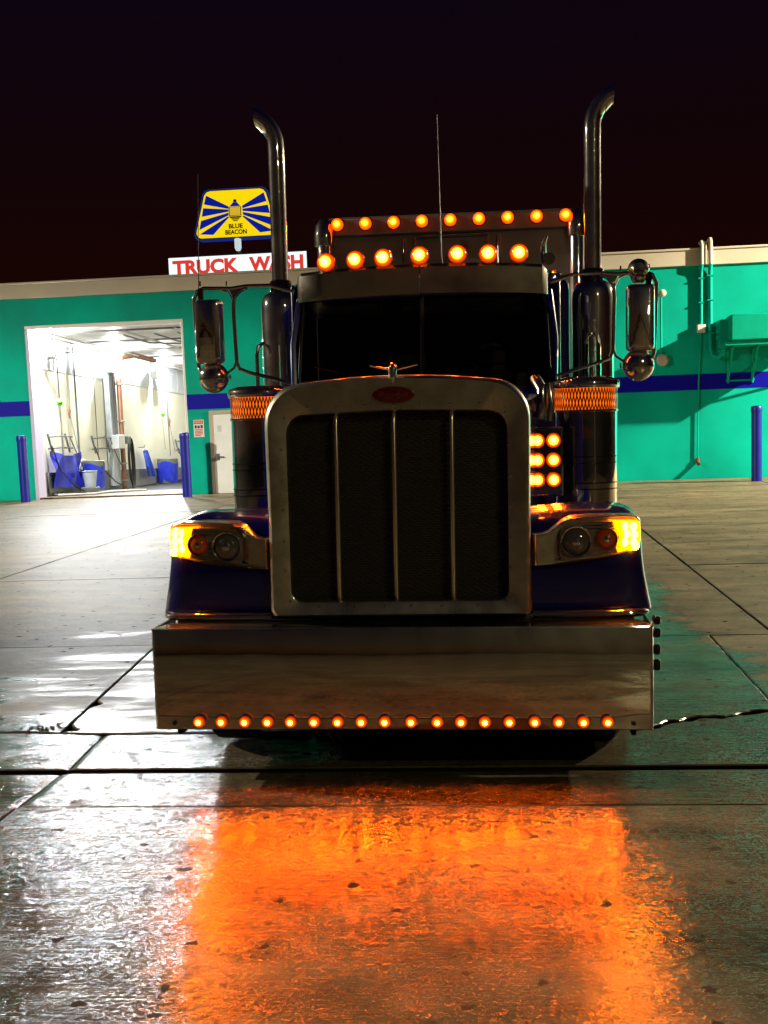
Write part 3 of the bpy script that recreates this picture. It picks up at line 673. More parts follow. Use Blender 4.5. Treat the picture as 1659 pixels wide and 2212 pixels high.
# hose coil
COIL = t = thing('hose_coil', 'black hose coil hanging beside the rusty pipe', 'hose', (-11.2, 31.7, .4))
for k in range(5):
    pth = [(-11.15 + .02 * k, 31.75 + (.16 + .02 * k) * math.sin(a), 1.05 + (.62 + .04 * k) * math.cos(a) - .03 * k) for a in [2 * PI * q / 28 for q in range(29)]]
    MB().tube(pth, .014, 6).build('coil', M['black'], t)
MB().box(-11.37, -11.1, 31.6, 31.85, 1.55, 1.78).build('holder', M['bingrey'], t, .01)
RISER.location.y -= .5; COIL.location.y -= .5; COATT.location.y -= .45
# overhead wash booms with hanging lances
def boom(y, label):
    t = thing('wash_boom', label, 'wash boom', (-11.2, y, 3.8), 'wash booms on the bay wall')
    MB().box(-11.3, -11.05, y - .35, y - .05, zi(3.86, y), zi(4.14, y)).build('motor_box', M['whitebox'], t, .02)
    MB().box(-11.3, -11.05, y + .12, y + .40, zi(3.83, y), zi(4.08, y)).build('motor_box', M['whitebox'], t, .02)
    MB().tube([(-11.2, y - .2, zi(3.95, y)), (-10.9, y + .25, zi(4.0, y)), (-10.85, y + .75, zi(4.0, y))], .025, 8).build('arm', M['darkpipe'], t)
    ps = [[(y - .02, 3.85), (y + .02, 3.0), (y + .28, 1.55)], [(y + .35, 3.85), (y + .55, 2.9), (y + .62, 1.5)], [(y + .45, 3.9), (y + .5, 2.6), (y + 1.1, 1.45)]]
    for k, pp in enumerate(ps):
        a = MB().tube([(-11.1 + .05 * k, yy, zi(zz, yy)) for yy, zz in pp], .009, 6).build('lance_hose', M['pipe'], t)
    MB().lathe([(.02, 0), (.06, .04), (.08, .10), (.04, .17), (.02, .19)], (-11.05, y + .05, zi(2.62, y)), n=10).build('grip', M['green'], t)
    MB().lathe([(.015, 0), (.03, .1), (.05, .2), (.02, .3)], (-10.98, y + .5, zi(2.3, y)), n=10).build('nozzle_holder', M['copper'], t)
boom(25.3, 'wash boom with two white boxes and thin hoses above the tarp')
boom(34.75, 'wash boom with green grip deepest in the bay')
# wall racks
def rack(y, label):
    t = thing('hose_rack', label, 'rack', (-11.3, y, 1.3), 'hose racks on the bay wall')
    for z in (1.70, 1.40): MB().tube([(-11.25, y, zi(z, y) + .13), (-11.22, y + .8, zi(z + .02, y) + .13), (-11.2, y + 1.6, zi(z - .01, y) + .13)], .022, 6).build('rail', M['darkpipe'], t)
    for dy in (.12, 1.35): MB().tube([(-11.3, y + dy, zi(1.78, y) + .13), (-11.2, y + dy + .02, zi(1.28, y) + .13)], .03, 6).build('bracket', M['darkpipe'], t)
    MB().tube([(-11.2, y + 1.4, zi(1.72, y) + .13), (-11.15, y + 1.9, zi(1.1, y) + .13), (-11.05, y + 2.4, .6)], .016, 6).build('hose', M['darkpipe'], t)
    MB().tube([(-11.2, y + .1, zi(1.6, y)), (-11.12, y + .35, zi(1.0, y)), (-10.95, y + .9, .5), (-10.8, y + 1.5, .28)], .018, 6).build('hose', M['black'], t)
rack(28.2, 'dark hose rack above the blue lined bin beside the tarp')
rack(24.9, 'pale hose rack just inside the near end of the bay')
rack(36.9, 'hose rack deepest in the bay beyond the second bin')
for y, r, lab in ((27.35, .028, 'dark upright pipe on the bay wall at the right end of the tarp'), (26.1, .014, 'thin upright pipe on the bay wall above the tarp'), (28.9, .014, 'thin upright pipe above the hose rack'), (36.4, .016, 'thin upright pipe on the bay wall near the deepest lamp')):
    tube_thing('wall_pipe', lab, 'pipe', [(-11.33, y, zi(1.35, y)), (-11.33, y, zi(4.3, y))], r, M['darkpipe'], 'upright pipes on the bay wall')
tube_thing('floor_hose', 'black hose lying along the bay floor by the wall', 'hose', [(-11.1, 24.6, .34), (-10.9, 26.0, .31), (-11.0, 27.6, .27), (-10.7, 29.5, .22), (-10.85, 31.5, .17), (-10.6, 34.0, .12), (-10.9, 37.5, .05)], .025, M['black'], 'hoses on the bay floor')
tube_thing('floor_hose', 'pale hose lying further from the wall on the bay floor', 'hose', [(-10.9, 24.4, .34), (-10.3, 25.4, .31), (-10.5, 27.0, .28), (-9.9, 28.6, .24)], .03, M['frame'], 'hoses on the bay floor')

# ---------------------------------------------------------------- lot lamps (out of frame, light the lot)
for (p, e, col_), lab in zip(LOT_LAMPS, ('tall lot lamp standing off to the right near the wash wall', 'tall lot lamp standing behind to the right', 'tall lot lamp standing off to the left')):
    x, y, z = p; z0 = zg(y)
    t = thing('lot_lamp', lab, 'street lamp', (x, y, z0), 'lot lamps around the yard')
    MB().lathe([(.11, 0), (.07, z - z0 + .1)], (x + .9, y, z0), n=14).build('pole', M['polemetal'], t)
    MB().tube([(x + .9, y, z + .05), (x + .2, y, z + .15)], .04, 8).build('arm', M['polemetal'], t)
    MB().box(x - .3, x + .3, y - .18, y + .18, z + .10, z + .22).build('head', M['polemetal'], t, .02)
    MB().box(x - .25, x + .25, y - .14, y + .14, z + .085, z + .098).build('lens', M['lot_lens'], t, smooth=False)
    l = bpy.data.lights.new('lot_light', 'SPOT'); l.energy = e; l.color = col_; l.shadow_soft_size = .12; l.spot_size = math.radians(172); l.spot_blend = .3
    lo = bpy.data.objects.new('lot_light', l); COL.objects.link(lo); lo.parent = t; lo.location = (0, 0, z - z0 + .05)

# ---------------------------------------------------------------- dump trailer behind the truck
TR = thing('trailer', 'tall trailer front with a row of amber lights behind the truck cab', 'trailer', (0, 6, zg(6)))
TR.rotation_euler = (0, .0117, 0)
def tbuild(b, *a, **k): return b.build(*a, **k)
TZ = 3.64
sec = rrect(-1.25, 1.22, 1.25, TZ, .14, 6)
MB().prism(sec, 6.03, 12.5).build('body', M['ali'], TR, .01)
for x in (-1.135, -.435, .445, 1.125):
    MB().box(x - .014, x + .014, 5.99, 6.028, 1.3, 3.42 + (.04 if abs(x) > 1 else 0)).build('rib', M['steel'], TR, .004)
MB().box(-1.10, 1.08, 5.98, 6.028, 3.46, 3.62).build('head_rail', M['ali'], TR, .015)
b = MB(); b.box(-.345, .35, 6.0, 6.028, 3.42, 3.44); b.box(-.345, -.33, 6.0, 6.028, 2.0, 3.42); b.box(.335, .35, 6.0, 6.028, 2.0, 3.42); b.build('panel_frame', M['steel'], TR, .003)
for s, x in ((-1, -1.19), (1, 1.16)):
    MB().lathe([(.07, 1.3), (.07, 3.50), (.06, 3.55), (.03, 3.60), (.001, 3.61)], (x, 6.0, 0), n=18).build('corner_post', M['stack'], TR)
    MB().lathe([(.095, 3.38), (.10, 3.47), (.085, 3.56), (.05, 3.62), (.001, 3.64)], (x, 6.0, 0), n=18).build('corner_cap', M['chrome'], TR)
    for yy in (9.8, 11.2):
        w = MB().lathe([(.001, -.14), (.42, -.14), (.52, -.1), (.52, .1), (.42, .14), (.001, .14)], (s * 1.0, yy, zg(yy) + .52), 'X', 28).build('wheel', M['tyre'], TR)
tb0 = tl0 = None
for k in range(9):
    x = -1.06 + .2645 * k
    if tb0 is None:
        tb0 = MB().lathe([(.056, .03), (.062, .004), (.062, -.004), (.056, -.008)], n=18, axis='Y').build('marker_light', M['chrome'], TR, at=(x, 5.975, 3.565 + .0))
        tl0 = MB().lathe([(.055, -.006), (.055, -.03), (.046, -.052), (.028, -.066), (.012, -.071), (.001, -.072)], n=18, axis='Y').build('lens', M['amber_trailer'], tb0); tl0.location = (0, 0, 0)
    else:
        q = share(tb0, 'marker_light', TR, (x, 5.975, 3.565)); l = share(tl0, 'lens', q, None); l.location = (0, 0, 0)

# ---------------------------------------------------------------- the truck
T = thing('semi_truck', 'blue long-nosed semi truck with chrome grille, tall bumper and lit amber lights', 'truck', (0, 0, 0))
T.rotation_euler = (0, .0117, 0)
def mirx(P, s): return [(s * x, z) for x, z in P]

# bumper: polished plate with returned ends and a top flange
b = MB()
prof = [(-1.222, .42), (-1.222, .06), (-1.2205, .022), (-1.212, .006), (-1.198, 0.0), (1.198, 0.0), (1.212, .006), (1.2205, .022), (1.222, .06), (1.222, .42)]
inner = [(x * .992 if abs(x) > 1.2 else x, y + .012) for x, y in prof]
rs = []
for z in (.197, .203, .69, .699):
    o = .004 if z in (.197, .699) else 0
    rs.append([(x, y + o, z) for x, y in prof] + [(x, y, z) for x, y in inner[::-1]])
b.rings(rs); bumper = b.build('bumper', M['bumper'], T)
b = MB(); b.add([(-1.218, .006, .7), (1.218, .006, .7), (1.17, .20, .7), (-1.17, .20, .7), (-1.218, .006, .692), (1.218, .006, .692), (1.17, .20, .692), (-1.17, .20, .692)], [(0, 1, 2, 3), (7, 6, 5, 4), (0, 4, 5, 1), (2, 6, 7, 3), (1, 5, 6, 2), (3, 7, 4, 0)])
b.build('top_flange', M['chrome'], bumper)
for x in (-1.118, 1.125):
    MB().lathe([(.011, .0), (.011, -.004), (.006, -.006), (.001, -.006)], (x, 0, .229), 'Y', 10).build('bolt', M['black'], bumper)
for z, h in ((.715, .04), (.655, .045), (.575, .05), (.50, .055)):
    MB().box(1.2225, 1.258, .05, .13, z - h / 2, z + h / 2).build('side_bolt', M['blackgloss'], bumper, .012)
LX = [-.992, -.878, -.761, -.647, -.533, -.416, -.299, -.183, -.068, .060, .187, .302, .417, .535, .656, .770, .887, 1.002]
bz0 = ln0 = None
for x in LX:
    if bz0 is None:
        bz0 = MB().lathe([(.031, .0), (.034, -.002), (.034, -.005), (.031, -.007)], n=20, axis='Y').build('marker_light', M['chrome'], T, at=(x, 0, .238))
        ln0 = MB().lathe([(.0298, -.003), (.0290, -.014), (.0245, -.024), (.016, -.031), (.008, -.033), (.001, -.0335)], n=20, axis='Y').build('lens', M['amber_small'], bz0, at=(x, 0, .238)); ln0.location = (0, 0, 0)
    else:
        z = share(bz0, 'marker_light', T, (x, 0, .238)); l = share(ln0, 'lens', z, None); l.location = (0, 0, 0)

# grille surround: rounded top corners, fillet, deep shell
def crown_outline(inset=0.0, n=7):
    L = .652 - inset; top = 1.912 - inset; bot = .727 + inset; P = [(-L, bot)]
    P.append((-L + .004, 1.2)); P.append((-L, 1.66))
    r = .19
    for k in range(n + 1):
        a = PI - (PI / 2) * k / n; P.append((-L + r * (1 + math.cos(a)) , top - .028 - r + r * math.sin(a) * (1.0)))
    for k in range(1, 6):
        x = (-L + r) * (1 - k / 5.0) ; P.append((x, top - .028 * (x / (L - r)) ** 2))
    return P + [(-x, z) for x, z in P[-2::-1]]
def open_outline(n=5):
    L, top, bot = .541, 1.742, .805; P = []
    for k in range(n + 1): a = math.radians(-90 - 90 * k / n); P.append((-L + .05 + .05 * math.cos(a), bot + .05 + .05 * math.sin(a)))
    for k in range(n + 1): a = PI - (PI / 2) * k / n; P.append((-L + .085 + .085 * math.cos(a), top - .012 - .085 + .085 * math.sin(a)))
    P.append((0, top))
    return P + [(-x, z) for x, z in P[-2::-1]]
def resample(P, n):
    L = [0]
    for a, c in zip(P, P[1:] + P[:1]): L.append(L[-1] + math.hypot(c[0] - a[0], c[1] - a[1]))
    out = []; Q = P + P[:1]
    for k in range(n):
        t = L[-1] * k / n; i = max(j for j in range(len(P)) if L[j] <= t + 1e-9); f = (t - L[i]) / max(L[i + 1] - L[i], 1e-9)
        out.append((Q[i][0] + (Q[i + 1][0] - Q[i][0]) * f, Q[i][1] + (Q[i + 1][1] - Q[i][1]) * f))
    return out
NR = 160
def by_angle(P):        # points of an outline met by rays from the grille centre, so two outlines can be bridged
    c = (0, 1.27); out = []
    for k in range(NR):
        a = 2 * PI * k / NR + .001; d = (math.cos(a), math.sin(a)); best = None
        for p, q in zip(P, P[1:] + P[:1]):
            ex, ez = q[0] - p[0], q[1] - p[1]; den = d[0] * ez - d[1] * ex
            if abs(den) < 1e-12: continue
            t = ((p[0] - c[0]) * ez - (p[1] - c[1]) * ex) / den; u = ((p[0] - c[0]) * d[1] - (p[1] - c[1]) * d[0]) / den
            if t > 0 and -1e-6 <= u <= 1 + 1e-6: best = t if best is None else max(best, t)
        out.append((c[0] + d[0] * best, c[1] + d[1] * best))
    return out
oo = by_angle(crown_outline()); oi = by_angle(open_outline())
def yy(P, y): return [(x, y, z) for x, z in P]
o1, o2, o3 = by_angle(crown_outline(.012)), by_angle(crown_outline(.004)), oo
i1 = [(x * .993, 1.27 + (z - 1.27) * .993) for x, z in oi]
b = MB()
b.rings([yy(i1, .235), yy(i1, .185), yy(oi, .170), yy([(x * 1.012, 1.27 + (z - 1.27) * 1.009) for x, z in oi], .166), yy([(x * .965, 1.27 + (z - 1.27) * .972) for x, z in oo], .155), yy(o1, .162), yy(o2, .176), yy(o3, .200), yy(o3, .30)], False, False)
sur = b.build('grille_surround', M['grillechrome'], T)
sc0 = None
for x, z in [(-.565, zz) for zz in (.965, 1.112, 1.265, 1.409, 1.563)] + [(.548, zz) for zz in (.965, 1.112, 1.265, 1.409, 1.563)] + [(-.545, .812), (.53, .812), (-.545, 1.715), (.53, 1.715)] + [(xx, 1.765) for xx in (-.428, -.287, -.147, -.008, .13, .268, .41)] + [(xx, .783) for xx in (-.40, -.22, -.07, .06, .21, .39)]:
    if sc0 is None: sc0 = MB().lathe([(.006, .0), (.006, -.003), (.003, -.0055), (.001, -.0058)], n=8, axis='Y').build('screw', M['chrome'], sur, at=(x, .158, z)); sc0.location = (x, .160, z)
    else: share(sc0, 'screw', sur, (x, .160, z))
# woven grille screen: rows of small wavy wires
b = MB(); x0, x1 = -.55, .55; rowh = .0122; nx = 112
k = 0; z = .80
while z < 1.75:
    vs = []; fs = []; ph = (k % 2) * PI
    for i in range(nx + 1):
        x = x0 + (x1 - x0) * i / nx; w = .0034 * math.sin(i * PI / 2 * 1.0 + ph)
        vs += [(x, .2365, z + w - .0024), (x, .2320, z + w), (x, .2365, z + w + .0024)]
    for i in range(nx): fs += [(i * 3, i * 3 + 3, i * 3 + 4, i * 3 + 1), (i * 3 + 1, i * 3 + 4, i * 3 + 5, i * 3 + 2)]
    b.add(vs, fs); z += rowh; k += 1
gm = b.build('grille_screen', M['meshmetal'], T); gm['kind'] = 'stuff'
MB().box(-.56, .56, .26, .29, .79, 1.75).build('radiator', M['black'], T, smooth=False)
for x in (-.294, -.009, .274):
    MB().tube([(x, .220, 1.738), (x, .196, 1.715), (x - .002, .190, 1.69), (x - .006, .190, .835), (x - .006, .198, .815), (x - .006, .22, .806)], .0125, 12, radii=[.009, .012, .0125, .0125, .012, .009]).build('grille_bar', M['barmetal'], T)
# oval badge and winged hood ornament
em = MB().lathe([(.001, -.010), (.70, -.010), (.94, -.007), (1.0, 0), (1.0, .012)], n=36, axis='Y')
em.v = [(-.005 + x * .103, .150 + y, 1.815 + z * .041) for x, y, z in em.v]; emb = em.build('badge', M['red'], T)
text('script', 'Peterbilt', M['redlight'], emb, -.005, .1399, 1.814, .036, .145, .002, .012, .35)
orn = MB(); orn.tube([(-.008, .165, 1.868), (-.008, .158, 1.90), (-.008, .165, 1.935), (-.008, .20, 1.952), (-.008, .26, 1.945)], .02, 12, radii=[.006, .019, .022, .02, .006]); orn = orn.build('hood_ornament', M['chrome'], T)
for s in (-1, 1):
    w = MB(); w.rings([[(-.008 + s * (.012 + f * .105), .175 + .05 * f + (.028 - .018 * f) * math.cos(a), 1.938 + .022 * f ** 1.2 + .007 * (1 - .5 * f) * math.sin(a)) for a in [2 * PI * q / 10 for q in range(10)]] for f in (0, .25, .5, .75, .95, 1.0)])
    w.build('wing', M['chrome'], orn)

# hood
rs = []
for y, w, top in ((.30, 1.0, 0), (.8, 1.02, .015), (1.4, 1.06, .03), (1.95, 1.10, .035)):
    P = crown_outline(.006); rs.append([(x * w, y, z + top * (z - .73) / 1.18 if z > .8 else .735) for x, z in P])
MB().rings(rs, True, True).build('hood', M['blue'], T)

# fenders with wheel arch and rounded shoulder
path = [(.262, .735), (.255, .82), (.25, .95), (.262, 1.05), (.30, 1.13), (.38, 1.195), (.50, 1.23), (.70, 1.245), (.95, 1.243), (1.2, 1.20), (1.42, 1.10), (1.55, .95), (1.62, .80), (1.64, .70)]
fc = (.95, .70)
def fender(s):
    stations = [(.60, 1.0), (.85, 1.0), (1.02, .998), (1.09, .99), (1.14, .972), (1.175, .94), (1.195, .90), (1.205, .84), (1.21, .77)]
    rs = []
    for x, k in stations:
        ring = []
        for y, z in path:
            flare = .052 * max(0, (1.0 - z) / .3) if x > 1.1 else 0
            drop = .10 * max(0, (.80 - x)) / .2 * max(0, (z - 1.0)) if x < .8 else 0
            ring.append((s * (x + flare * min(1, (x - 1.1) / .1)), fc[0] + (y - fc[0]) * k, fc[1] + (z - fc[1]) * k - drop))
        rs.append(ring)
    b = MB(); b.rings(rs, closed=False)
    o = b.build('fender', M['blue'], T)
    sm = o.modifiers.new('smooth', 'SUBSURF'); sm.levels = 2; sm.render_levels = 2
    so = o.modifiers.new('skin', 'SOLIDIFY'); so.thickness = .012; so.offset = -1
    # chrome trim along the lower front edge
    t = MB(); t.rings([[(s * x, yq + .03 * math.cos(a) - .01, .727 + .021 * sc * math.sin(a)) for a in [2 * PI * q / 14 for q in range(14)]] for x, yq, sc in ((.655, .25, .9), (.8, .247, 1), (1.0, .247, 1), (1.15, .255, 1), (1.195, .275, .9), (1.218, .30, .6), (1.226, .32, .2))])
    t.build('fender_trim', M['chrome'], T)
    return o
fender(-1); fender(1)
MB().box(-1.15, 1.15, .235, .34, .50, .716).build('lower_panel', M['black'], T, .01)
MB().box(-.44, .44, .35, 7.6, .55, .75).build('frame_rail', M['undershade'], T, .01)

# headlights: chrome pod, amber turn lamp with LEDs, two round lamps under a clear cover
POD = [(-.658, 1.122), (-.70, 1.124), (-.735, 1.135), (-.765, 1.158), (-.797, 1.182), (-.844, 1.201), (-.93, 1.206), (-1.01, 1.207), (-1.10, 1.205), (-1.165, 1.199), (-1.186, 1.182), (-1.192, 1.12), (-1.188, 1.066), (-1.157, 1.028), (-.98, .998), (-.79, .974), (-.658, .963)]
def podY(x): x = abs(x); return .205 + (.02 if x > .9 else 0) * 0 + .11 * max(0, (x - .95) / .24) ** 2 + .015 * max(0, (.85 - x) / .2)
def headlight(s):
    b = MB(); n = len(POD)
    cxp = (-.93, 1.09)
    def ring(k, dy): return [(s * (cxp[0] + (x - cxp[0]) * k), podY(x) + dy, cxp[1] + (z - cxp[1]) * k) for x, z in POD]
    b.rings([ring(.97, .42), ring(1.0, .30), ring(1.0, .02), ring(.985, .004), ring(.955, -.004), ring(.93, .004), ring(.92, .02)], True, True)
    hl = b.build('headlight', M['grillechrome'], T)
    WIN = [(-.80, 1.150), (-.83, 1.172), (-.90, 1.176), (-1.0, 1.178), (-1.045, 1.178), (-1.075, 1.031), (-1.0, 1.020), (-.85, 1.004), (-.795, 1.002), (-.787, 1.03), (-.788, 1.12)]
    b = MB(); b.add([(s * x, podY(x) - .004, z) for x, z in WIN] + [(s * x, podY(x) + .012, z) for x, z in WIN], [tuple(range(11)), tuple(range(21, 10, -1))] + [(j, (j + 1) % 11, 11 + (j + 1) % 11, 11 + j) for j in range(11)])
    b.build('reflector', M['reflector'], hl)
    for zz in (1.03, 1.05, 1.07, 1.145, 1.16):      # fine ribs of the reflector
        MB().tube([(s * -.80, podY(-.80) - .005, zz - .012), (s * -.93, podY(-.93) - .005, zz), (s * -1.05, podY(-1.05) - .005, zz + .004)], .0025, 5).build('reflector_rib', M['steel'], hl)
    TURN = [(-1.045, 1.180), (-1.10, 1.180), (-1.150, 1.178), (-1.180, 1.170), (-1.186, 1.12), (-1.180, 1.062), (-1.155, 1.042), (-1.110, 1.034), (-1.070, 1.028), (-1.062, 1.05), (-1.080, 1.095), (-1.068, 1.14)]
    n = len(TURN); b = MB()
    cx_, cz_ = -1.115, 1.105
    b.rings([[(s * x, podY(x) + .02, z) for x, z in TURN], [(s * x, podY(x) - .010, z) for x, z in TURN], [(s * (cx_ + (x - cx_) * .9), podY(x) - .018, cz_ + (z - cz_) * .9) for x, z in TURN]])
    tn = b.build('turn_signal', M['turn'], hl, smooth=True)
    for x, z in ((-1.10, 1.155), (-1.145, 1.15), (-1.11, 1.115), (-1.15, 1.11), (-1.10, 1.075), (-1.145, 1.075), (-1.155, 1.055)):
        MB().lathe([(.022, .0), (.019, -.005), (.001, -.009)], (s * x, podY(x) - .017, z), 'Y', 10).build('led', M['turnled'], tn)
    for (x, z, r, gl) in ((-1.013, 1.096, .056, 'amberglass'), (-.866, 1.086, .076, 'lensglass')):
        y = podY(x) - .004
        MB().lathe([(r * .86, .012), (r * .88, -.014), (r * .97, -.018), (r, -.010), (r, .012)], (s * x, y, z), 'Y', 32).build('bezel', M['chrome'], hl)
        MB().lathe([(r * .87, -.002), (r * .80, -.014), (r * .55, -.026), (r * .28, -.032), (.001, -.034)], (s * x, y, z), 'Y', 28).build('lamp', M[gl], hl)
        MB().lathe([(r * .30, -.030), (r * .26, -.036), (r * .12, -.039), (.001, -.040)], (s * x, y, z), 'Y', 16).build('bulb_shield', M['chrome'], hl)
    return hl
headlight(1); headlight(-1)

# air cleaners on the cowl, with lit intake screens and amber lamp bars
def breather(s):
    cx, cy, r = s * 1.005, 1.86, .192
    ac_ = MB().lathe([(r, .98), (r, 1.732)], (cx, cy, 0), n=40).build('air_cleaner', M['chrome'], T)
    MB().lathe([(.05, .84), (.16, .90), (r, .98)], (cx, cy, 0), n=32).build('lower_cone', M['chrome'], ac_)
    MB().lathe([(.204, 1.868), (.208, 1.875), (.208, 1.905), (.200, 1.917), (.15, 1.935), (.001, 1.945)], (cx, cy, 0), n=40).build('lid', M['chrome'], ac_)
    for z in (1.262, 1.300, 1.420, 1.458):
        MB().lathe([(r, z - .004), (r + .004, z - .003), (r + .004, z + .003), (r, z + .004)], (cx, cy, 0), n=40).build('strap', M['blackgloss'], ac_)
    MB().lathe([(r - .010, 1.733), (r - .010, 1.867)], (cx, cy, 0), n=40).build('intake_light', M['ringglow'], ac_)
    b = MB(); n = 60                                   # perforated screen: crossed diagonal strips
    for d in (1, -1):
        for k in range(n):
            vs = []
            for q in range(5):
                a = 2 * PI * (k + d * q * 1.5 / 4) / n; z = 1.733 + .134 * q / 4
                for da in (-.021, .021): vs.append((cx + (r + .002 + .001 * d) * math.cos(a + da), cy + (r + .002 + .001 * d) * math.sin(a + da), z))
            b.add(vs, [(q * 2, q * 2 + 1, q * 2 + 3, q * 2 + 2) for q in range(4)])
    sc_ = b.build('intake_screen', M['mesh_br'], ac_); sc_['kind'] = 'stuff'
    MB().lathe([(r + .003, 1.725), (r + .007, 1.728), (r + .007, 1.738), (r + .003, 1.741)], (cx, cy, 0), n=40).build('rim', M['chrome'], ac_)
    # lamp bar beside it, facing forward
    lb = MB().box(s * .755 - .105, s * .755 + .105, 1.60, 1.63, 1.23, 1.64).build('lamp_bar', M['chrome'], T, .01)
    for z in (1.329, 1.446, 1.562):
        for dx in (-.047, .047):
            bz_ = MB().lathe([(.047, .0), (.048, -.012), (.044, -.016), (.043, -.006)], n=20, axis='Y').build('bezel', M['chrome'], lb, at=(s * .755 + dx, 1.60, z))
            MB().lathe([(.043, -.006), (.040, -.018), (.024, -.028), (.001, -.031)], n=18, axis='Y').build('lens', M['amber_side'], lb, at=(s * .755 + dx, 1.60, z))
    b = MB(); b.tube([(s * .72, 1.66, 1.70), (s * .74, 1.64, 1.76), (s * .74, 1.66, 1.86), (s * .70, 1.75, 1.93)], .035, 12); b.tube([(s * .78, 1.7, 1.68), (s * .795, 1.68, 1.78), (s * .78, 1.72, 1.9)], .022, 10)
    b.build('intake_pipe', M['steel'], ac_)
breather(1); breather(-1)

# cab, sleeper
def body(name, m, sts, r, parent=T):
    rs = []
    for y, w, z0, z1 in sts: rs.append([(x, y, z) for x, z in rrect(-w, w, z0, z1, r, 5)])
    return MB().rings(rs).build(name, m, parent, .02)
cab = body('cab', M['blue'], [(2.10, .80, 1.0, 1.86), (2.125, .842, .95, 1.89), (3.24, .86, .95, 1.90)], .05)
body('cab_roof', M['blue'], [(2.27, .80, 2.49, 2.56), (2.36, .848, 2.48, 2.63), (3.0, .86, 2.48, 2.70), (3.29, .86, 2.48, 2.69)], .035)
MB().box(-.86, .86, 3.25, 3.30, .95, 2.478).build('rear_wall', M['trimgrey'], T, .01)
for x in (-.42, .42):
    st = MB().box(x - .25, x + .25, 2.62, 3.0, 1.90, 2.02).build('seat', M['trimgrey'], T, .04)
    MB().box(x - .24, x + .24, 2.95, 3.08, 2.0, 2.42).build('backrest', M['trimgrey'], st, .05)
wh = MB(); wh.tube([(.38 + .215 * math.cos(a), 2.36 + .13 * math.sin(a), 2.06 + .17 * math.sin(a)) for a in [2 * PI * q / 36 for q in range(37)]], .016, 8)
wh.tube([(.38 - .2, 2.36, 2.06), (.38 + .2, 2.36, 2.06)], .012, 6); wh.tube([(.38, 2.36, 2.06), (.38, 2.30, 1.90)], .03, 8)
wh.build('steering_wheel', M['blackgloss'], T)
body('sleeper', M['blue'], [(3.34, .97, .95, 2.74), (3.5, .985, .95, 2.78), (5.2, .985, .95, 2.80), (5.3, .96, .97, 2.76)], .14)
for s in (-1, 1):
    g_ = MB(); x0, x1 = (.012 * s, .80 * s)
    P = [(x0, 1.90), (x1, 1.90), (.775 * s, 2.47), (x0, 2.49)]
    # each pane leans back and is angled to its side
    Q = [(x, 2.0 + (z - 1.90) * .24 + abs(x) * .10, z) for x, z in P]
    g_.add(Q + [(x, y + .012, z) for x, y, z in Q], [(0, 1, 2, 3), (7, 6, 5, 4), (0, 4, 5, 1), (1, 5, 6, 2), (2, 6, 7, 3), (3, 7, 4, 0)])
    g_.build('windshield', M['windshield'], T)
    MB().tube([(.80 * s, 2.075, 1.90), (.775 * s, 2.21, 2.47)], .012, 8).build('windshield_seal', M['blackgloss'], T)
    MB().tube([(.825 * s, 2.07, 1.90), (.832 * s, 2.12, 2.2), (.80 * s, 2.22, 2.50)], .022, 8).build('pillar', M['blue'], T)
    b = MB(); b.tube([(s * .22, 1.985, 1.92), (s * .45 - .1, 1.99, 2.02), (s * .5 - .2, 2.0, 2.06)], .006, 6); b.tube([(s * .22 - .35, 2.0, 1.97), (s * .22, 1.99, 1.99), (s * .22 + .1, 1.985, 1.96)], .005, 6)
    b.build('wiper', M['blackgloss'], T)
    door = MB().box(s * .862 - .012, s * .862 + .012, 2.3, 3.2, 1.05, 2.60).build('door', M['blue'], T, .01)
    MB().box(s * .872 - .006, s * .872 + .006, 2.38, 3.1, 1.95, 2.5).build('side_window', M['glass'], door, .004)
    MB().box(s * .885 - .012, s * .885 + .012, 2.95, 3.1, 1.72, 1.78).build('handle', M['chrome'], door, .006)
MB().tube([(0, 1.99, 1.90), (0, 2.13, 2.49)], .014, 8).build('centre_strip', M['blackgloss'], T)
# paper lying against the glass inside
MB().add([(-.235, 2.082, 2.01), (.02, 2.060, 2.02), (.02, 2.085, 2.125), (-.235, 2.107, 2.115)], [(0, 1, 2, 3)]).build('dash_card', mat('dash_card', (.45, .42, .36), .7), T, smooth=False)
# sun visor, two angled halves
for s in (-1, 1):
    b = MB(); out = []
    for x, zt, zb, yo in ((.004, 2.668, 2.482, 0), (.35, 2.664, 2.478, .02), (.60, 2.655, 2.47, .045), (.755, 2.645, 2.462, .075), (.785, 2.62, 2.462, .11), (.79, 2.60, 2.462, .16)):
        out.append([(s * x, (1.960 if s < 0 else 1.938) + yo, zb), (s * x, 1.938 + yo, zt - .025), (s * x, 1.955 + yo, zt - .005), (s * x, 2.02 + yo, zt), (s * x, 2.02 + yo, zt - .012), (s * x, 1.97 + yo, zt - .015), (s * x, 1.953 + yo, zt - .035), (s * x, (1.970 if s < 0 else 1.950) + yo, zb)])
    b.rings(out); b.build('sun_visor', M['visor'], T)
